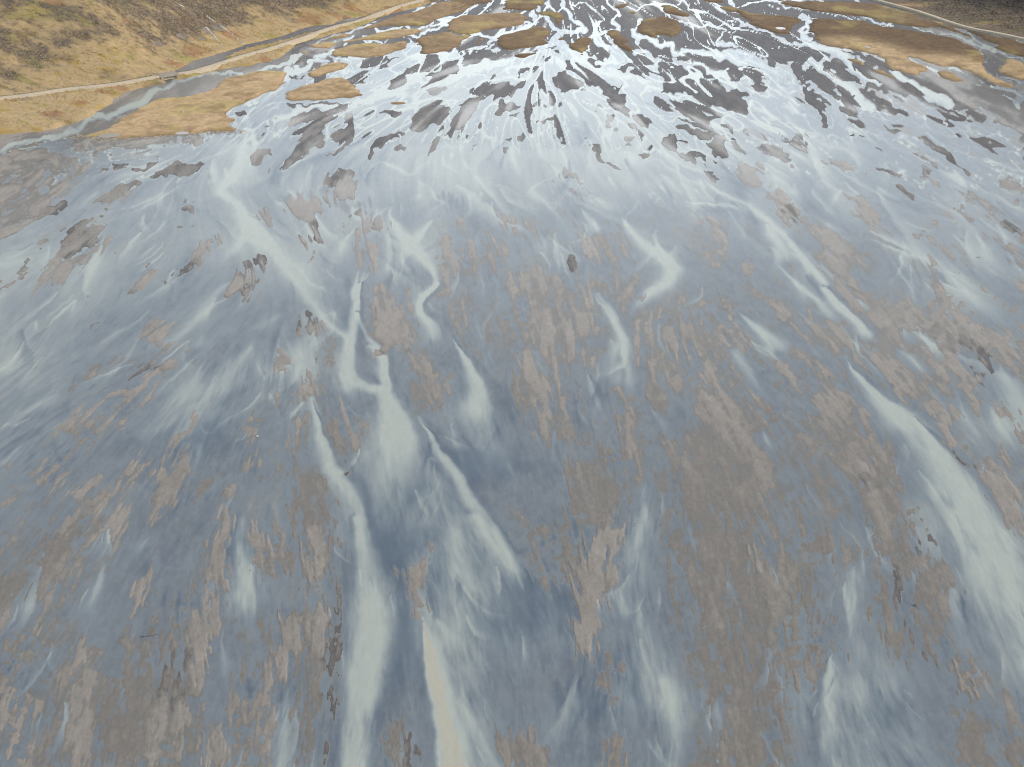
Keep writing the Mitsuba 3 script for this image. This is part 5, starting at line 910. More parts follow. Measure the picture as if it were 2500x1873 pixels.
ca, sa = (w * np.cos(ang)).sum(-1), (w * np.sin(ang)).sum(-1)
half = np.arctan2(ndimage.gaussian_filter(sa / w.sum(-1), 1), ndimage.gaussian_filter(ca / w.sum(-1), 1)) / 2
dxw, dyw = np.cos(half), np.sin(half)
flip = np.where(dyw > 0, -1, 1)
dxw, dyw = dxw * flip, dyw * flip
w_ = 55 + .615 * CY
du = (dxw / w_ - cu[None] * .615 * dyw / w_) * (NU - 1) / 2
qq = 1 / (CY + 88)
dv = -dyw * qq ** 2 / (q[1] - q[0])
l = np.hypot(du, dv)
zoomc = [np.linspace(0, 59, NV)[:, None] * np.ones(NU)[None], np.ones(NV)[:, None] * np.linspace(0, 59, NU)[None]]
DU = ndimage.map_coordinates(du / l, zoomc, order=1).astype(np.float32)
DV = ndimage.map_coordinates(dv / l, zoomc, order=1).astype(np.float32)
II, JJ = np.meshgrid(np.arange(NV, dtype=np.float32), np.arange(NU, dtype=np.float32), indexing='ij')


def streaks(src, length, step=1.0, cross=False):
    """the field src smeared along the flow (line integral convolution)"""
    out, wsum = src.copy(), 1.0
    for sgn in (1, -1):
        a, b = II.copy(), JJ.copy()
        for i in range(int(length / step)):
            ia, jb = np.clip(a, 0, NV - 1).astype(np.int32), np.clip(b, 0, NU - 1).astype(np.int32)
            va, vb = DV[ia, jb], DU[ia, jb]
            if cross:
                va, vb = vb, -va
            a += sgn * step * va
            b += sgn * step * vb
            wt = math.exp(-(i * step / length) ** 2 * 2)
            out += wt * src[np.clip(a, 0, NV - 1).astype(np.int32), np.clip(b, 0, NU - 1).astype(np.int32)]
            wsum += wt
    return (out - out.mean()) / out.std()


fine = streaks(bands(RNG, .8), 9)                 # hair-fine ripple marks
medium = streaks(bands(RNG, 2.0), 19)
broad = streaks(bands(RNG, 7.0), 60, 2.0)
across = bands(RNG, 1.2, 3.0)
crest = streaks(bands(RNG, 1.5), 9, cross=True)   # ripple crests lying across the current
crest2 = streaks(bands(RNG, 3.0), 20, cross=True)
# wandering of the mapped outlines
wob = STEP[:, None]
WX = X + wob * (5.0 * bands(RNG, 10.0) + 4.0 * bands(RNG, 4.0) + 1.5 * bands(RNG, 1.5))
WY = Y + wob * (7.0 * bands(RNG, 10.0) + 5.0 * bands(RNG, 4.0) + 2.0 * bands(RNG, 1.5)) / np.sin(np.arctan2(100, Y))

wgt = 1 / (((CX[..., None] - BASE[:, 0]) ** 2 + (CY[..., None] - BASE[:, 1]) ** 2) / (.12 * (CY[..., None] + 60)) ** 2 + .3) ** 2.2
basef = [ndimage.map_coordinates((wgt * BASE[:, 2 + c]).sum(-1) / wgt.sum(-1), zoomc, order=1) for c in range(3)]
Hh, TT, SS = basef
basef0 = TT.copy()
RR = .3 * sstep(130, 260, Y)
MM = np.zeros_like(Hh)
CM = np.zeros_like(Hh)
ORDER = {'b': 0, 'm': 1, 'x': 2, 's': 3, 'w': 4, 'h': 5, 'd': 6, 'p': 7, 'r': 8}
def draw(k, soft, p):
    main = k[0] == 'W'
    k0 = k[0].lower()
    stroke = k0 in 'swr'
    pad = soft * 3 + 1 + (p[:, 2:].max() * 3 if stroke else 0)
    lo, hi = p[:, :2].min(0) - pad, p[:, :2].max(0) + pad
    r = np.nonzero((yy > lo[1]) & (yy < hi[1]))[0]
    if len(r) < 2:
        return
    r0, r1 = r[0], r[-1] + 1
    hw = 55 + .615 * yy[r0:r1]
    c0 = int(np.clip(np.floor((min((lo[0] / hw).min(), 9) + 1) / 2 * (NU - 1)), 0, NU - 1))
    c1 = int(np.clip(np.ceil((max((hi[0] / hw).max(), -9) + 1) / 2 * (NU - 1)) + 1, 1, NU))
    if c1 - c0 < 2:
        return
    sl = (slice(r0, r1), slice(c0, c1))
    x, y = (WX[sl], WY[sl]) if k0 in 'dphs' else (X[sl] * .7 + WX[sl] * .3, Y[sl] * .7 + WY[sl] * .3)
    if stroke:
        rl = rounded(p, 2)
        d, par, side = seg_dist(x, y, rl)
        i0 = np.clip(par.astype(int), 0, len(rl) - 2)
        f = par - i0
        wl = rl[i0, 2] * (1 - f) + rl[i0 + 1, 2] * f
        wr = rl[i0, 3] * (1 - f) + rl[i0 + 1, 3] * f
        arc = np.concatenate([[0], np.cumsum(np.linalg.norm(np.diff(rl[:, :2], axis=0), axis=1))])
        al = (arc[i0] * (1 - f) + arc[i0 + 1] * f) / arc[-1]
        ends = (sstep(-.06, .06, al) if '<' in k else 1) * (sstep(1, .72 if main else .30, al) if '>' in k else 1)
        wid = np.where(side > 0, wl, wr)
        if k0 == 'w':
            wid = wid * ((.12 + .88 * sstep(-.02, .32, al)) if '<' in k else 1) * (1 + (.7 * sstep(.45, 1, al) if '>' in k else 0))
        rel = d / np.maximum(wid, .05)
        if k0 == 'r':                                        # narrow dark rills cut in the flats
            m = sstep(1.3, .4, rel + .25 * across[sl])
            TT[sl] *= 1 - .5 * m
        elif k0 == 's':
            m = sstep(-soft, soft, wid - d + STEP[r0:r1, None] * 1.2 * medium[sl])
            Hh[sl] = Hh[sl] * (1 - m) + m * -.34
            SS[sl] = np.maximum(SS[sl], m * (.85 - .20 * np.clip(rel, 0, 1) + .1 * broad[sl]))
        else:
            sharp_right, sharp_left = 'r' in k, 'l' in k
            over = np.maximum(sstep(0, .5, al), sstep(1, .5, al))
            rel2 = np.clip(rel * .8 + .02 * broad[sl] + .03 * medium[sl] + .02 * fine[sl], 0, None)
            g = .55 * np.exp(-rel2 ** 2 * 2.4) + .45 * np.exp(-rel2 * 1.1)
            gl = .5 * np.exp(-rel2 ** 2 * 2.0) + .5 * np.exp(-rel2 * .95)
            gs = (1 - .40 * np.clip(rel2, 0, 1)) * (1 - sstep(.45, 1.05, rel2))
            m = g
            if 'v' in k: m = np.exp(-rel2 ** 2 * 1.0)
            if sharp_right: m = np.where(side > 0, gs, gl)
            if sharp_left: m = np.where(side > 0, gl, gs)
            m = np.clip(m * ends * (1 + (.03 if main else .10) * broad[sl] + (.02 if main else .05) * medium[sl]), 0, 1)
            if sharp_right or sharp_left:                    # the deeper lane beside a sharp edge
                lane = np.exp(-((rel2 - 1.35) / .5) ** 2) * (side > 0 if sharp_right else side < 0) * ends
                Hh[sl] -= .09 * lane
                SS[sl] *= 1 - .6 * lane
            if 'c' in k: CM[sl] = np.maximum(CM[sl], m)
            inten = (.98 if 'c' in k else .44 if 'q' in k else .33 if 'v' in k else .58) if main else (.46 if sharp_right or sharp_left else .36) - .16 * sstep(28, 60, p[:, 2:].max() / STEP[(r0 + r1) // 2])
            SS[sl] = 1 - (1 - SS[sl]) * (1 - inten * m)
            Hh[sl] = Hh[sl] - m * .24
            MM[sl] *= 1 - m
        return
    am, af, ab = {'d': (3, 2.5, 3), 'p': (5, 10, 1.5), 'h': (6, 8, 3)}.get(k0, (7, 14, 4))
    sd = poly_sd(x, y, rounded_ring(p, 2)) + STEP[r0:r1, None] * (am * medium[sl] + af * fine[sl] + ab * broad[sl] + (2 * across[sl] if k0 in 'bmx' else 0))
    m = sstep(-soft, soft, sd)
    if k0 == 'b':
        Hh[sl] = Hh[sl] * (1 - m) + m * np.maximum(Hh[sl], .06)
        TT[sl] = TT[sl] * (1 - m) + m * (.60 + .34 * sstep(75, 130, y))
        SS[sl] *= 1 - .5 * m
    elif k0 == 'm':
        MM[sl] = np.maximum(MM[sl], m)
        Hh[sl] = Hh[sl] * (1 - m) + m * -.02
    elif k0 == 'x':
        Hh[sl] = Hh[sl] * (1 - m) - .20 * m
        SS[sl] *= 1 - .75 * m
        MM[sl] *= 1 - .6 * m
    elif k0 == 'h':
        Hh[sl] = Hh[sl] * (1 - m) + m * .05
        TT[sl] = TT[sl] * (1 - m) + m * .42 * sstep(260, 120, y)
        RR[sl] = RR[sl] * (1 - m) + m * .6
    elif k0 == 'd':
        Hh[sl] = Hh[sl] * (1 - m) + m * .12
        TT[sl] = TT[sl] * (1 - m) + m * (.10 + .5 * sstep(330, 180, y))
        RR[sl] = RR[sl] * (1 - m) + m * .7
    else:
        m2 = sstep(-.3 * soft, 2.2 * soft, sd)
        Hh[sl] = np.maximum(Hh[sl] * (1 - m), Hh[sl] * (1 - m) + m * .30)
        TT[sl] = TT[sl] * (1 - m2) + m2 * .95
        RR[sl] = RR[sl] * (1 - m) + m * sstep(110, 190, y)


for ft in sorted((f for f in feats if f[0][0] != 'W'), key=lambda f: ORDER[f[0][0]]):
    draw(*ft)

# smaller tongues of silt, deeper lanes and sand lobes between the mapped ones
def flow_at(x, y):
    j = (np.clip(x / (55 + .615 * y), -1, 1) + 1) / 2 * 59
    i = np.interp(y, cy, np.arange(60)) if cy[0] < cy[-1] else np.interp(-y, -cy, np.arange(60))
    c = [[i], [j]]
    return float(ndimage.map_coordinates(dxw, c, order=1, mode='nearest')[0]), float(ndimage.map_coordinates(dyw, c, order=1, mode='nearest')[0])


for n_t in range(1150):
    qv = RNG.uniform(1 / (255 + 88), 1 / (30 + 88)) if n_t % 4 else RNG.uniform(1 / (300 + 88), 1 / (120 + 88))
    y = 1 / qv - 88
    x = RNG.uniform(-1, 1) * (55 + .615 * y)
    st_ = (y * .755 + 65.6) / 1720
    length = st_ * RNG.uniform(45, 110) * (2.0 if RNG.uniform() < .25 else 1) / max(.35, math.sin(math.atan2(100, y)))
    turn = RNG.normal(0, .10)
    pts = [(x, y)]
    bend = RNG.normal(0, .25)
    for _ in range(7):
        fxx, fyy = flow_at(*pts[-1])
        a = math.atan2(fyy, fxx) + bend
        bend += turn
        pts.append((pts[-1][0] + math.cos(a) * length / 7, pts[-1][1] + math.sin(a) * length / 7))
    rl = rounded(np.array(pts), 1)
    wmax = length * RNG.uniform(.07, .17)
    pad = wmax * 5
    lo, hi = rl.min(0) - pad, rl.max(0) + pad
    r = np.nonzero((yy > lo[1]) & (yy < hi[1]))[0]
    if len(r) < 2:
        continue
    r0, r1 = r[0], r[-1] + 1
    hw = 55 + .615 * yy[r0:r1]
    c0 = int(np.clip(np.floor(((lo[0] / hw).min() + 1) / 2 * (NU - 1)), 0, NU - 1))
    c1 = int(np.clip(np.ceil(((hi[0] / hw).max() + 1) / 2 * (NU - 1)), 1, NU))
    if c1 - c0 < 2:
        continue
    sl = (slice(r0, r1), slice(c0, c1))
    d, par, side = seg_dist(X[sl] * .6 + WX[sl] * .4, Y[sl] * .6 + WY[sl] * .4, rl)
    al = par / (len(rl) - 1)
    rel = d / (wmax * (.08 + .92 * al ** .8)) + .05 * fine[sl] + .04 * medium[sl]
    hand = 1 if RNG.uniform() < .5 else -1
    m = np.where(side * hand > 0, 1 - sstep(.3, .75, rel), np.exp(-np.clip(rel, 0, None) * 1.1))
    m = m * sstep(-.02, .05, al) * sstep(1, .3, al) * RNG.uniform(.45, 1)
    sort = RNG.uniform()
    if sort < .42:
        SS[sl] = 1 - (1 - SS[sl]) * (1 - .42 * m)
        Hh[sl] -= .10 * m * (TT[sl] > .3)
    elif sort < .70:
        Hh[sl] -= .12 * m
        SS[sl] *= 1 - .45 * m
    else:
        Hh[sl] = np.where(Hh[sl] > -.28, Hh[sl] + .13 * m, Hh[sl])
        MM[sl] = np.maximum(MM[sl], .5 * m)

for ft in feats:
    if ft[0][0] == 'W':
        draw(*ft)

near = sstep(330, 200, Y)
rip = .034 + .10 * MM + .045 * near * sstep(-.30, -.05, Hh)
Hh += rip * (.60 * medium + .50 * fine + (.30 + .10 * MM) * crest + .10 * crest2) + .022 * broad + .008 * across
cloudy = bands(RNG, 16.0)
# finer braids far out: bright threads of silt water and small bars between them
f1 = streaks(bands(RNG, 4.0), 22)
f2 = streaks(bands(RNG, 1.9), 16)
thread = np.exp(-(f1 / .13) ** 2) + .8 * np.exp(-(f2 / .13) ** 2)
far = sstep(165, 290, Y + 18 * cloudy) * sstep(.50, .38, basef0)
SS = SS - .18 * far + .40 * np.clip(thread, 0, 1) * far + .04 * np.clip(thread, 0, 1) * sstep(120, 190, Y) * (1 - far)
bars = sstep(1.0, 1.12, .8 * f1 + .6 * f2) * far * (Hh < 0)
Hh = Hh * (1 - bars) + bars * .08
TT *= 1 - (.75 + .2 * across.clip(-1, 1)) * bars
rills = sstep(.45, .75, np.exp(-(f1 / .16) ** 2) + .7 * np.exp(-(f2 / .15) ** 2) * (across > -.3)) * far * (Hh > 0) * sstep(.2, .1, TT + 0 * X)
Hh = Hh * (1 - rills) - .10 * rills
SS = np.maximum(SS, .62 * rills)
TT = TT + .42 * sstep(.5, 1.9, .7 * medium + .8 * broad + .4 * cloudy) * sstep(215, 270, Y)
TT = np.clip(TT + .10 * broad + .05 * medium + .03 * across, 0, 1)
fringe = np.exp(-((Hh + .045) / .03) ** 2) * sstep(185, 225, Y)           # foam and washed silt along the edges of the bars
SS = np.clip(SS + .032 * broad + (.018 + .014 * sstep(150, 90, Y)) * medium + (.010 + .020 * sstep(150, 90, Y)) * fine + .045 * cloudy + .38 * fringe * (.6 + .4 * across), 0, 1)
Hh += .03 * cloudy * (Hh < -.04)
SS = np.where(CM > .3, SS, np.minimum(SS, .80))
Hh = np.clip(Hh, -.6, .5)


def sheet(z, keep, uv, key, bsdf, **tags):
    idx = np.arange(NU * NV).reshape(NV, NU)
    a, b, c, d = idx[:-1, :-1], idx[:-1, 1:], idx[1:, 1:], idx[1:, :-1]
    kq = keep[:-1, :-1] | keep[:-1, 1:] | keep[1:, 1:] | keep[1:, :-1]
    f = np.concatenate([np.stack([a[kq], b[kq], c[kq]], -1), np.stack([a[kq], c[kq], d[kq]], -1)])
    used, inv = np.unique(f, return_inverse=True)
    v = np.stack([X.ravel(), Y.ravel(), z.ravel()], -1)[used]
    m = trimesh.Trimesh(v, inv.reshape(-1, 3), process=False)
    add(key, m, bsdf, smooth=True, uv=np.stack([uv[0].ravel(), uv[1].ravel()], -1)[used], **tags)
    return len(f)


# land covers part of the sheet; leave the sheet out well inside it
hid = (left_land(X[::6, ::6], Y[::6, ::6]) > .9)
hid = ndimage.binary_erosion(hid, iterations=2)
hid = np.repeat(np.repeat(hid, 6, 0), 6, 1)[:NV, :NU]
hid = np.pad(hid, ((0, NV - hid.shape[0]), (0, NU - hid.shape[1])))
WZ = .006 * STEP[:, None] / .1 * (.6 * medium + .5 * fine)

# ------------------------------------------------------------------ materials of the plain
def bed_color(p, n, uv):
    tone, rim = uv.x, uv.y
    g = fbm(p.x * 1.7, p.y * 1.7, 0.3, 4)
    g2 = noise(p.x * .21, p.y * .21, 4.0)
    slate = mix((.088, .086, .098), (.150, .147, .160), g)
    pale = mix((.234, .222, .215), (.332, .318, .308), g * .6 + g2 * .4)
    drab = mix((.172, .165, .162), (.234, .226, .221), g)
    c = mix(mix(slate, drab, smoothstep(.05, .55, tone)), pale, smoothstep(.55, 1.0, tone)) * (.84 + .18 * noise(p.x * 5.1, p.y * 2.6, 7.0) + .14 * noise(p.x * 1.7, p.y * .7, 3.0))
    wet = (1 - smoothstep(.02, .15, p.z * 5.0 + (g - .5) * .03)) * rim
    shore = 1 - smoothstep(.0, .018, p.z)
    c = c * (1 - shore * .7) + mi.Color3f(.190, .189, .186) * smoothstep(.1, .6, tone) * shore * .7 + c * (1 - smoothstep(.1, .6, tone)) * shore * .7
    return c * (1 - wet) + mi.Color3f(.066, .066, .076) * wet
def water_color(p, n, uv):
    depth, silt = uv.x, uv.y
    v = fbm(p.x * .35, p.y * .35, 1.0, 3)
    speck = .86 + .12 * noise(p.x * 5.1, p.y * 2.6, 7.0) + .14 * noise(p.x * 1.7, p.y * .7, 3.0)
    shallow = mix((.182, .182, .180), (.226, .226, .222), v) * speck
    film = mix((.172, .207, .252), (.218, .256, .304), v) * (.5 + .5 * speck)
    clear = mix((.094, .134, .190), (.130, .172, .236), v)  # film and clear hold reflected sky blue painted over the flour's own tint
    c = mix(shallow, film, smoothstep(.0, .11, depth))
    c = mix(c, clear, smoothstep(.14, .50, depth))
    milk = mix(mix((.205, .270, .345), (.430, .490, .490), smoothstep(.15, .82, silt)), (.470, .485, .440), smoothstep(.81, .94, silt))
    return mix(c, milk, smoothstep(.02, .75, silt)) * (.6 + .4 * speck)
def bed_rough(p, n, uv):
    return .62 - .34 * smoothstep(.2, .8, uv.x)
scene['bed_material'] = {'type': 'principled', 'base_color': proc(bed_color), 'roughness': proc(bed_rough), 'specular': .45}
scene['water_material'] = {'type': 'principled', 'base_color': proc(water_color), 'roughness': .16, 'specular': .42}
NT = sheet(Hh * .2, (Hh > -.07) & ~hid, (TT, RR), 'river_bed', 'bed_material', kind='structure', label='grey sand and gravel bed of the braided river', category='river bed')
NT += sheet(WZ, (Hh < .07) & ~hid, (-Hh, SS), 'water', 'water_material', kind='structure', label='milky grey blue glacial meltwater spread over the plain', category='water')

# ------------------------------------------------------------------ far ground under and beyond everything
def plain_color(p, n, uv):
    g = fbm(p.x * .02, p.y * .02, 1.0, 4)
    return mix((.10, .085, .06), (.17, .13, .08), g)
scene['plain_material'] = {'type': 'principled', 'base_color': proc(plain_color), 'roughness': .9, 'specular': .2}
gx, gy = np.meshgrid(np.linspace(-6000, 6000, 25), np.linspace(-6000, 6000, 25))
idx = np.arange(625).reshape(25, 25)
gf = np.concatenate([np.stack([idx[:-1, :-1], idx[:-1, 1:], idx[1:, 1:]], -1).reshape(-1, 3), np.stack([idx[:-1, :-1], idx[1:, 1:], idx[1:, :-1]], -1).reshape(-1, 3)])
add('ground', trimesh.Trimesh(np.stack([gx.ravel(), gy.ravel(), 0 * gx.ravel() - 1.2], -1), gf, process=False), 'plain_material', kind='structure', label='valley floor stretching away beyond the plain', category='ground')

# ------------------------------------------------------------------ grass: islands in the river
def grass_color(p, n, uv):
    """dry sedge; uv.x runs from russet to straw, with cloud shade and sun painted into it, uv.y is the height of the bank edge"""
    g = fbm(p.x * .9, p.y * .9, 2.0, 4)
    big = fbm(p.x * .06, p.y * .06, 5.0, 3)
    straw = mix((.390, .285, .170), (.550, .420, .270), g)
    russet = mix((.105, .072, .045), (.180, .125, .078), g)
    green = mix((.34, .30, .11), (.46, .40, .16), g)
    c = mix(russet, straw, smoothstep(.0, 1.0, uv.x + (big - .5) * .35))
    c = mix(c, green, smoothstep(.56, .74, big) * .45)
    c = mix(c, mi.Color3f(.20, .135, .075), smoothstep(.50, .68, fbm(p.x * .13 + 7, p.y * .16, 3.0, 4)) * .45)
    c = c * (.76 + .48 * fbm(p.x * .45, p.y * .55, 9.0, 4))
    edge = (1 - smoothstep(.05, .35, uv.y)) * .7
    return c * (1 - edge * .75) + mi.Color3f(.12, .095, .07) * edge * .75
scene['grass_material'] = {'type': 'principled', 'base_color': proc(grass_color), 'roughness': .85, 'specular': .15, 'sheen': .3}


def island_mesh(ring, h, seed):
    rng = np.random.default_rng(seed)
    ring = rounded_ring(ring, 1)
    seg = np.linalg.norm(np.roll(ring, -1, 0) - ring, axis=1)
    st = max(.5, .0019 * (ring[:, 1].mean() + 80))
    pts = []
    for a, b, L in zip(ring, np.roll(ring, -1, 0), seg):
        for t in np.arange(max(1, int(L / st))) / max(1, int(L / st)):
            pts.append(a + (b - a) * t)
    pts = np.array(pts)
    c = n2(pts[:, 0], pts[:, 1], st * 6, 4, seed) - .5, n2(pts[:, 0], pts[:, 1], st * 6, 4, seed + 7) - .5
    c2 = n2(pts[:, 0], pts[:, 1], st * 2.2, 2, seed + 3) - .5
    pts = pts + np.stack(c, -1) * st * 8 + c2[:, None] * st * 2.5
    lo, hi = pts.min(0), pts.max(0)
    s2 = st * 1.25
    gx, gy = np.meshgrid(np.arange(lo[0], hi[0], s2), np.arange(lo[1], hi[1], s2))
    gp = np.stack([gx.ravel(), gy.ravel()], -1) + rng.uniform(-.3, .3, (gx.size, 2)) * s2
    gp = gp[poly_sd(gp[:, 0], gp[:, 1], pts) > st * .6]
    allp = np.vstack([pts, gp])
    tri = Delaunay(allp).simplices
    cen = allp[tri].mean(1)
    tri = tri[inside(cen[:, 0], cen[:, 1], pts)]
    a, b, c = allp[tri[:, 0]], allp[tri[:, 1]], allp[tri[:, 2]]
    cr = (b - a)[:, 0] * (c - a)[:, 1] - (b - a)[:, 1] * (c - a)[:, 0]
    tri = np.where(cr[:, None] < 0, tri[:, ::-1], tri)
    tri = tri[np.abs(cr) > 1e-6]
    d = np.where(np.arange(len(allp)) < len(pts), 0, np.maximum(poly_sd(allp[:, 0], allp[:, 1], pts), 0))
    z = -.25 + (h + .25) * sstep(0, st * 3, d) + (.30 * (n2(allp[:, 0], allp[:, 1], 2.6, 3, 3) - .5) + .5 * (n2(allp[:, 0], allp[:, 1], 14, 2, 8) - .5)) * sstep(0, st * 4, d)
    for (cx, cy, rx, ry, _) in PONDS:                  # hollows that hold the ponds
        e = np.hypot((allp[:, 0] - cx) / rx, (allp[:, 1] - cy) / ry)
        z = np.where(e < 1.5, z + (.05 - z) * sstep(1.35, .95, e), z)
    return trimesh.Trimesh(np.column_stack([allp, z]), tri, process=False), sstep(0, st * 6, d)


for i, line in enumerate(ISLANDS.strip().splitlines()):
    tone, lab, pts = line.split('|')
    ring = np.array([[float(v) for v in p.split(',')] for p in pts.split()])
    m, e = island_mesh(ring, .55, 100 + i)
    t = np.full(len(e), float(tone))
    if i == 29:                                   # sunlight along the right meadow's river edge, painted as a straw strip
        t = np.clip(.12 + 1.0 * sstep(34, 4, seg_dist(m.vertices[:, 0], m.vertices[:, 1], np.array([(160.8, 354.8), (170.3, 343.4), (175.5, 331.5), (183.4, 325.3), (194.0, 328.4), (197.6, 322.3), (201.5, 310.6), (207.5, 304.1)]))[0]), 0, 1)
    NT += len(m.faces)
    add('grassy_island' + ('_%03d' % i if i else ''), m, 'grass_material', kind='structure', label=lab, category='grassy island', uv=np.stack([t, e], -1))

# ------------------------------------------------------------------ hillsides
def hill_color(p, n, uv):
    """uv.x: heather, past its full value shade painted on the right slope, uv.y: bare rock and soil; patches stretched down the fall line"""
    a, b = (p.x * .94 - p.y * .34) * .42, (p.x * .34 + p.y * .94) * 1.15
    g = fbm(a * .9, b * .9, p.z * .7, 4)
    pt = fbm(a * .085, b * .085, p.z * .12, 4)
    pt2 = fbm(a * .30 + 9, b * .30, p.z * .3, 3)
    sp = noise(p.x * 1.9, p.y * 1.9, p.z * 1.9)
    straw = mix((.325, .250, .145), (.545, .440, .280), g * .75 + sp * .25)
    gold = mix((.36, .265, .11), (.47, .355, .16), g)
    red = mix((.26, .12, .07), (.34, .17, .09), g)
    green = mix((.24, .23, .08), (.33, .31, .11), g)
    heath = mix((.082, .073, .073), (.172, .152, .142), g)
    c = mix(straw, gold, smoothstep(.58, .70, pt2))
    c = mix(c, red, smoothstep(.62, .74, fbm(a * .13 + 40, b * .13, p.z * .1, 3)) * .55)
    c = mix(c, green, smoothstep(.60, .70, fbm(a * .16 + 80, b * .16, p.z * .1, 3)) * .6)
    hm = smoothstep(.38, .60, pt * .65 + pt2 * .35 + (uv.x - .5) * .55 + (g - .5) * .30)
    c = mix(c, heath, hm * (.62 + .34 * smoothstep(.35, .6, sp)))
    c = mix(c, mix((.040, .039, .041), (.085, .080, .078), g), smoothstep(1.0, 1.35, uv.x) * .75)  # shade of the right slope painted into its colour
    rock = mix((.17, .15, .14), (.34, .31, .29), g)
    return mix(c, rock, smoothstep(.35, .65, uv.y + (g - .5) * .5))
scene['hill_material'] = {'type': 'principled', 'base_color': proc(hill_color), 'roughness': .9, 'specular': .15}


def land(key, fn, x0, x1, y0, y1, nx, ny, cut, attr, label, category):
    xs = np.linspace(x0, x1, nx)
    ys = np.linspace(y0, y1, ny)
    gx, gy = np.meshgrid(xs, ys)
    z = fn(gx, gy)
    uv = attr(gx, gy, z)
    idx = np.arange(nx * ny).reshape(ny, nx)
    a, b, c, d = idx[:-1, :-1], idx[:-1, 1:], idx[1:, 1:], idx[1:, :-1]
    k = (np.maximum.reduce([z[:-1, :-1], z[:-1, 1:], z[1:, 1:], z[1:, :-1]]) > cut)
    f = np.concatenate([np.stack([a[k], b[k], c[k]], -1), np.stack([a[k], c[k], d[k]], -1)])
    used, inv = np.unique(f, return_inverse=True)
    v = np.stack([gx.ravel(), gy.ravel(), z.ravel()], -1)[used]
    add(key, trimesh.Trimesh(v, inv.reshape(-1, 3), process=False), 'hill_material', kind='structure', label=label, category=category,
        uv=np.stack([uv[0].ravel(), uv[1].ravel()], -1)[used])
    return len(f)


def rock_at(x, y, spots):
    r = np.zeros_like(x)
    for (cx, cy, rad) in spots:
        r = np.maximum(r, sstep(rad * 1.2, rad * .4, np.hypot(x - cx, y - cy) + (n2(x, y, 6, 3, 77) - .5) * rad))
    return r


def left_attr(x, y, z):
    up = sstep(0, 25, beyond(x, y, LEFT_TOE, -1))
    heather = .19 + .32 * up + .26 * sstep(300, 430, y) * up
    return heather, rock_at(x, y, OUTCROPS)


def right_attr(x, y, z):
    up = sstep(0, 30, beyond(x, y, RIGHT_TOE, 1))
    return .75 + .7 * up, np.zeros_like(x)  # upper range carries the painted slope shade on top of heather


NT += land('left_hillside', left_land, -560, -10, 150, 720, 620, 560, -.35, left_attr, 'sunlit autumn hillside of straw grass and dark heather left of the river', 'hillside')
NT += land('right_hillside', right_land, 150, 620, 260, 760, 330, 330, -.6, right_attr, 'heathery hillside painted dark for its shade beyond the road at the right', 'hillside')

# ------------------------------------------------------------------ side channel at the foot of the left hill, and the blue pool
def channel_color(p, n, uv):
    v = fbm(p.x * .12, p.y * .12, 2.0, 3)
    return mix((.115, .118, .125), (.21, .21, .21), smoothstep(.4, .65, v))
scene['channel_material'] = {'type': 'principled', 'base_color': proc(channel_color), 'roughness': .16, 'specular': .3}
scene['lake_material'] = {'type': 'principled', 'base_color': {'type': 'rgb', 'value': [.16, .33, .46]}, 'roughness': .12, 'specular': .3}


def flat(ring, z, grow):
    import shapely
    g = shapely.Polygon(ring).buffer(grow)
    v, f = trimesh.creation.triangulate_polygon(g, engine='earcut')
    return trimesh.Trimesh(np.column_stack([v, np.full(len(v), z)]), f, process=False)


add('side_channel', flat(SIDE_CHANNEL, -.1, 2.5), 'channel_material', kind='structure', label='still grey side channel at the foot of the left hill', category='water', smooth=False)
add('pool', flat(LAKE, .35, 0), 'lake_material', kind='structure', label='small blue pool at the foot of the left hill', category='pool', smooth=False)

# ------------------------------------------------------------------ gravel roads
def road_color(p, n, uv):
    g = fbm(p.x * 2.2, p.y * 2.2, 1.0, 4)
    track = smoothstep(.10, .22, dr.abs(dr.abs(uv.x) - .45))
    return mix((.56, .51, .43), (.44, .39, .31), track * .6) * (.85 + .3 * g)
scene['road_material'] = {'type': 'principled', 'base_color': proc(road_color), 'roughness': .9, 'specular': .2}


def road(key, line, width, fn, lift, label):
    p = rounded(line, 3)
    d = np.gradient(p, axis=0)
    d /= np.linalg.norm(d, axis=1, keepdims=True)
    nrm = np.stack([-d[:, 1], d[:, 0]], -1)
    offs = np.array([-1.25, -1, -.5, 0, .5, 1, 1.25])
    wob = .25 * (n2(p[:, 0], p[:, 1], 9, 3, 61) - .5)
    v = p[:, None] + nrm[:, None] * (offs[None, :, None] * (width / 2 + wob[:, None, None]))
    base = ndimage.gaussian_filter1d(np.array([max(h, .3) for h in fn(p[:, 0], p[:, 1])]), 2)
    z = base[:, None] + lift + np.where(np.abs(offs) > 1.1, -lift - .8, .06 * (1 - offs ** 2))[None]
    n = len(p)
    idx = np.arange(n * 7).reshape(n, 7)
    f = np.concatenate([np.stack([idx[:-1, :-1], idx[1:, :-1], idx[1:, 1:]], -1).reshape(-1, 3), np.stack([idx[:-1, :-1], idx[1:, 1:], idx[:-1, 1:]], -1).reshape(-1, 3)])
    m = trimesh.Trimesh(np.concatenate([v, z[..., None]], -1).reshape(-1, 3), f, process=False)
    if m.face_normals[:, 2].mean() < 0:
        m.invert()
    add(key, m, 'road_material', kind='structure', label=label, category='road',
        uv=np.stack([np.repeat(offs[None], n, 0).ravel(), np.zeros(n * 7)], -1))
    return base + lift


RZ = road('gravel_road', ROAD_LEFT, 3.5, left_land, .55, 'pale gravel road along the foot of the left hill')
road('gravel_road_001', ROAD_RIGHT, 3.5, right_land, .5, 'grey gravel road along the foot of the right hill')
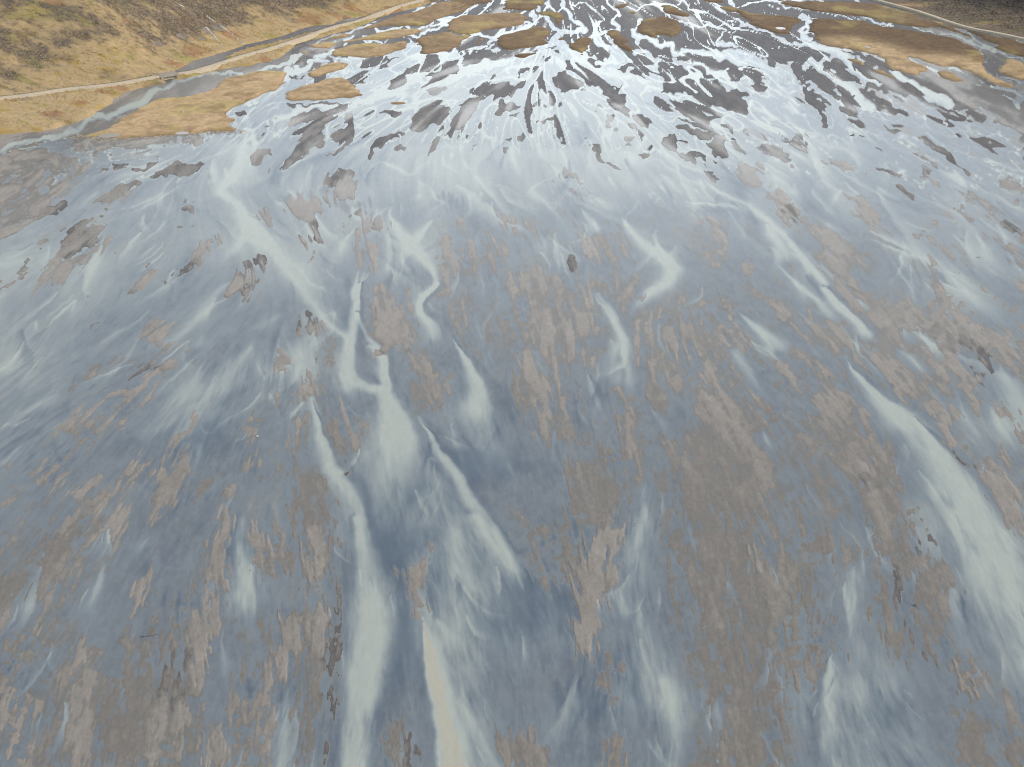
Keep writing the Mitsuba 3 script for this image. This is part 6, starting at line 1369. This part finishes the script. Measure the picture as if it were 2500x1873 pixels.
# ------------------------------------------------------------------ small bridge where the side channel leaves under the road
scene['concrete_material'] = {'type': 'principled', 'base_color': proc(lambda p, n, uv: mix((.26, .245, .22), (.38, .36, .33), fbm(p.x * 3, p.y * 3, p.z * 3, 3))), 'roughness': .8, 'specular': .25}
bx, by, bang, bz = (-147.8, 315.7, 0.622, 1.55)


def local_box(sx, sy, sz, cx, cy, cz):
    m = trimesh.creation.box((sx, sy, sz))
    m.apply_translation((cx, cy, cz))
    m.apply_transform(trimesh.transformations.rotation_matrix(bang, (0, 0, 1)))
    m.apply_translation((bx, by, bz))
    return m


labels['road_bridge'] = {'label': 'small concrete road bridge over the outlet of the side channel', 'category': 'bridge'}
add('road_bridge__deck', local_box(7, 4.4, .5, 0, 0, -.15), 'concrete_material', smooth=False)
for i, s in enumerate((-1, 1)):
    n_ = '' if i == 0 else '_001'
    add('road_bridge__abutment' + n_, local_box(1.0, 4.7, 2.4, s * 3.2, 0, -1.61), 'concrete_material', smooth=False)
    add('road_bridge__parapet' + n_, local_box(7.4, .3, .6, 0, s * 2.35, .12), 'concrete_material', smooth=False)

# ------------------------------------------------------------------ boulders
def stone_color(p, n, uv):
    g = fbm(p.x * 2.3, p.y * 2.3, p.z * 2.3, 4)
    return mix(mix((.11, .105, .10), (.20, .19, .18), g), mix((.42, .39, .35), (.58, .55, .50), g), uv.x)
scene['stone_material'] = {'type': 'principled', 'base_color': proc(stone_color), 'roughness': .8, 'specular': .25}


def stone(r, seed, squash=.6):
    m = trimesh.creation.icosphere(subdivisions=2, radius=1.0)
    rng = np.random.default_rng(seed)
    v = m.vertices
    for _ in range(7):                                   # flat facets struck off at random
        d = rng.standard_normal(3); d /= np.linalg.norm(d)
        h = rng.uniform(.55, .85)
        s = v @ d
        v = v - np.clip(s - h, 0, None)[:, None] * d
    v = v * (1 + .25 * (meshkit.fbm(v * 1.7 + seed, 3, seed)[:, None] - .5))
    a = rng.uniform(0, 6.28)
    v = v * np.array([1.0, rng.uniform(.65, .9), squash])
    v = v @ np.array([[math.cos(a), -math.sin(a), 0], [math.sin(a), math.cos(a), 0], [0, 0, 1]]).T
    return trimesh.Trimesh(v * r, m.faces, process=False)


for i, (x, y, z, r, tone, lab) in enumerate(BOULDERS):
    m = stone(r, 300 + i)
    m.apply_translation((x, y, z + r * .22))
    add('boulder' + ('_%03d' % i if i else ''), m, 'stone_material', lab, 'boulder', smooth=False, uv=np.full((len(m.vertices), 2), tone))


def scatter(key, pts, rads, tone, label, category, seed):
    vs, fs, n = [], [], 0
    rng = np.random.default_rng(seed)
    base = [stone(1, seed + j, .6) for j in range(3)]
    small = [trimesh.convex.convex_hull(b.vertices[::6]) for b in base]
    for (x, y, z), r in zip(pts, rads):
        b = small[rng.integers(3)]
        a = rng.uniform(0, 6.28)
        R = np.array([[math.cos(a), -math.sin(a), 0], [math.sin(a), math.cos(a), 0], [0, 0, 1]])
        vs.append(b.vertices @ R.T * r + (x, y, z + r * .15))
        fs.append(b.faces + n)
        n += len(b.vertices)
    m = trimesh.Trimesh(np.vstack(vs), np.vstack(fs), process=False)
    add(key, m, 'stone_material', label, category, kind='stuff', smooth=False, uv=np.full((n, 2), tone))


r2 = np.random.default_rng(5)
SH = np.array([(-159.4, 251.7), (-154.8, 249.9), (-146.6, 248.4), (-137.4, 248.6), (-124.5, 251.6), (-115.7, 253.4), (-106.9, 255.2), (-99.0, 256.1)])
t = r2.uniform(0, len(SH) - 1.001, 420)
i0 = t.astype(int)
sp = SH[i0] + (SH[i0 + 1] - SH[i0]) * (t - i0)[:, None] + r2.normal(0, 1.1, (420, 2))
scatter('shore_stones', np.column_stack([sp, np.full(420, .06)]), r2.uniform(.12, .42, 420), .55, 'small stones strewn along the lower shore of the big straw island', 'stones', 41)
hx = r2.uniform(-330, -60, 9000); hy = r2.uniform(230, 520, 9000)
hz = left_land(hx, hy)
ok = (hz > .8) & (n2(hx, hy, 30, 3, 91) > .50)
hx, hy, hz = hx[ok][:2200], hy[ok][:2200], hz[ok][:2200]
scatter('hillside_stones', np.column_stack([hx, hy, hz]), r2.uniform(.12, .45, len(hx)) ** 1.0, .75, 'pale stones scattered over the left hillside', 'stones', 47)

# ------------------------------------------------------------------ tussocks that give the slopes their nap
def tussocks(key, fn, x0, x1, y0, y1, n, attr, label, seed):
    rng = np.random.default_rng(seed)
    x, y = rng.uniform(x0, x1, n), rng.uniform(y0, y1, n)
    z = fn(x, y)
    k = z > .7
    x, y, z = x[k], y[k], z[k]
    h, e = attr(x, y, z)
    m = len(x)
    r = rng.uniform(.35, 1.0, m) * (.8 + .7 * n2(x, y, 20, 2, 5))
    hh = r * rng.uniform(.35, .75, m)
    a = rng.uniform(0, 6.28, m)
    ring = np.stack([np.stack([x + np.cos(a + j * 1.2566) * r, y + np.sin(a + j * 1.2566) * r * .8, z - .15], -1) for j in range(5)], 1)
    top = np.stack([x + rng.normal(0, .15, m), y + rng.normal(0, .15, m), z + hh], -1)[:, None]
    v = np.concatenate([ring, top], 1).reshape(-1, 3)
    b = (np.arange(m) * 6)[:, None, None]
    f = (b + np.array([[j, (j + 1) % 5, 5] for j in range(5)])[None]).reshape(-1, 3)
    add(key, trimesh.Trimesh(v, f, process=False), 'hill_material', label, 'vegetation', kind='stuff', smooth=True, uv=np.stack([np.repeat(h, 6), np.repeat(e, 6)], -1))
    return len(f)


NT += tussocks('hillside_tussocks', left_land, -360, -40, 225, 560, 42000, left_attr, 'low tussocks and heather bushes covering the left hillside', 71)
NT += tussocks('hillside_tussocks_001', right_land, 190, 420, 320, 560, 14000, right_attr, 'low heather bushes painted dark for shade covering the right hillside', 72)

# ------------------------------------------------------------------ rock outcrop with two cascades on the left hill
for i, (ox, oy, orad) in enumerate(OUTCROPS):
    key = 'rock_outcrop' + ('_%03d' % i if i else '')
    labels[key] = {'label': OUTCROP_LABELS[i], 'category': 'rock'}
    rng = np.random.default_rng(500 + i)
    for j in range(9):
        a, d = rng.uniform(0, 6.28), orad * .8 * math.sqrt(rng.uniform())
        x, y = ox + math.cos(a) * d, oy + math.sin(a) * d * .8
        z = float(left_land(np.array([x]), np.array([y]))[0])
        m = stone(orad * rng.uniform(.07, .17), 520 + 20 * i + j, .8)
        m.apply_translation((x, y, z + orad * .02))
        add(key + '__rock' + ('_%03d' % j if j else ''), m, 'stone_material', smooth=False, uv=np.full((len(m.vertices), 2), rng.uniform(.15, .5)))
scene['foam_material'] = {'type': 'principled', 'base_color': proc(lambda p, n, uv: mix((.26, .26, .26), (.50, .52, .53), smoothstep(.3, .6, fbm(p.x * 1.6, p.y * 1.6, p.z * .8, 3)))), 'roughness': .4, 'specular': .3}
for i, line in enumerate(CASCADES):
    p = rounded(np.array(line), 3)
    d = np.gradient(p[:, :2], axis=0)
    d /= np.linalg.norm(d, axis=1, keepdims=True)
    nr = np.stack([-d[:, 1], d[:, 0]], -1)
    wv = p[:, 2:3] * .7 * (.6 + .8 * n2(p[:, 0], p[:, 1], 5, 2, 9))[:, None]
    rows = []
    for o, lift in ((-1, -.2), (-.5, .15), (.5, .15), (1, -.2)):
        xy = p[:, :2] + nr * wv * o
        rows.append(np.column_stack([xy, left_land(xy[:, 0], xy[:, 1]) + lift]))
    v = np.stack(rows, 1)
    n = len(p)
    idx = np.arange(n * 4).reshape(n, 4)
    f = np.concatenate([np.stack([idx[:-1, :-1], idx[:-1, 1:], idx[1:, 1:]], -1).reshape(-1, 3), np.stack([idx[:-1, :-1], idx[1:, 1:], idx[1:, :-1]], -1).reshape(-1, 3)])
    m = trimesh.Trimesh(v.reshape(-1, 3), f, process=False)
    fc = m.faces.copy()
    dn = m.face_normals[:, 2] < 0
    fc[dn] = fc[dn][:, ::-1]
    m = trimesh.Trimesh(m.vertices, fc, process=False)
    add('cascade' + ('_%03d' % i if i else ''), m, 'foam_material', CASCADE_LABELS[i], 'cascade', kind='structure')

# ------------------------------------------------------------------ driftwood
scene['wood_material'] = {'type': 'principled', 'base_color': proc(lambda p, n, uv: mix((.06, .05, .045), (.12, .10, .085), noise(p.x * 6, p.y * 6, p.z * 6))), 'roughness': .85}
(dx0, dy0), (dx1, dy1) = [(-56.35, 55.79), (-54.1, 56.23)]
path = np.array([[dx0, dy0], [dx0 * .7 + dx1 * .3, dy0 * .7 + dy1 * .3 - .12], [dx0 * .3 + dx1 * .7, dy0 * .3 + dy1 * .7 - .08], [dx1, dy1]])
path = np.column_stack([rounded(path, 2), np.zeros(len(rounded(path, 2))) + .30])
parts = [trimesh.creation.cylinder(radius=.05 - .002 * k, segment=[path[k], path[k + 1]], sections=7) for k in range(len(path) - 1)]
knot = stone(.17, 900, .7); knot.apply_translation((dx0, dy0, .32))
twig = trimesh.creation.cylinder(radius=.025, segment=[path[6], path[6] + (.35, .45, .12)], sections=6)
add('driftwood_branch', trimesh.util.concatenate(parts + [knot, twig]), 'wood_material', 'dark driftwood branch stranded on the grey sand at lower left', 'driftwood', smooth=False)

scene['pond_material'] = {'type': 'principled', 'base_color': {'type': 'rgb', 'value': [.34, .34, .33]}, 'roughness': .14, 'specular': .45}
# ------------------------------------------------------------------ ponds on the islands and the meadow
for i, (cx, cy, rx, ry, lab) in enumerate(PONDS):
    a = np.linspace(0, 2 * math.pi, 36, endpoint=False)
    rr_ = 1 + .35 * (n2(np.cos(a) * 3 + i * 9, np.sin(a) * 3, 1.2, 2, 13) - .5)
    add('pond' + ('_%03d' % i if i else ''), flat(np.column_stack([cx + np.cos(a) * rx * rr_, cy + np.sin(a) * ry * rr_]), .2, 0), 'pond_material', lab, 'pond', kind='structure', smooth=False)

print('triangles', NT)
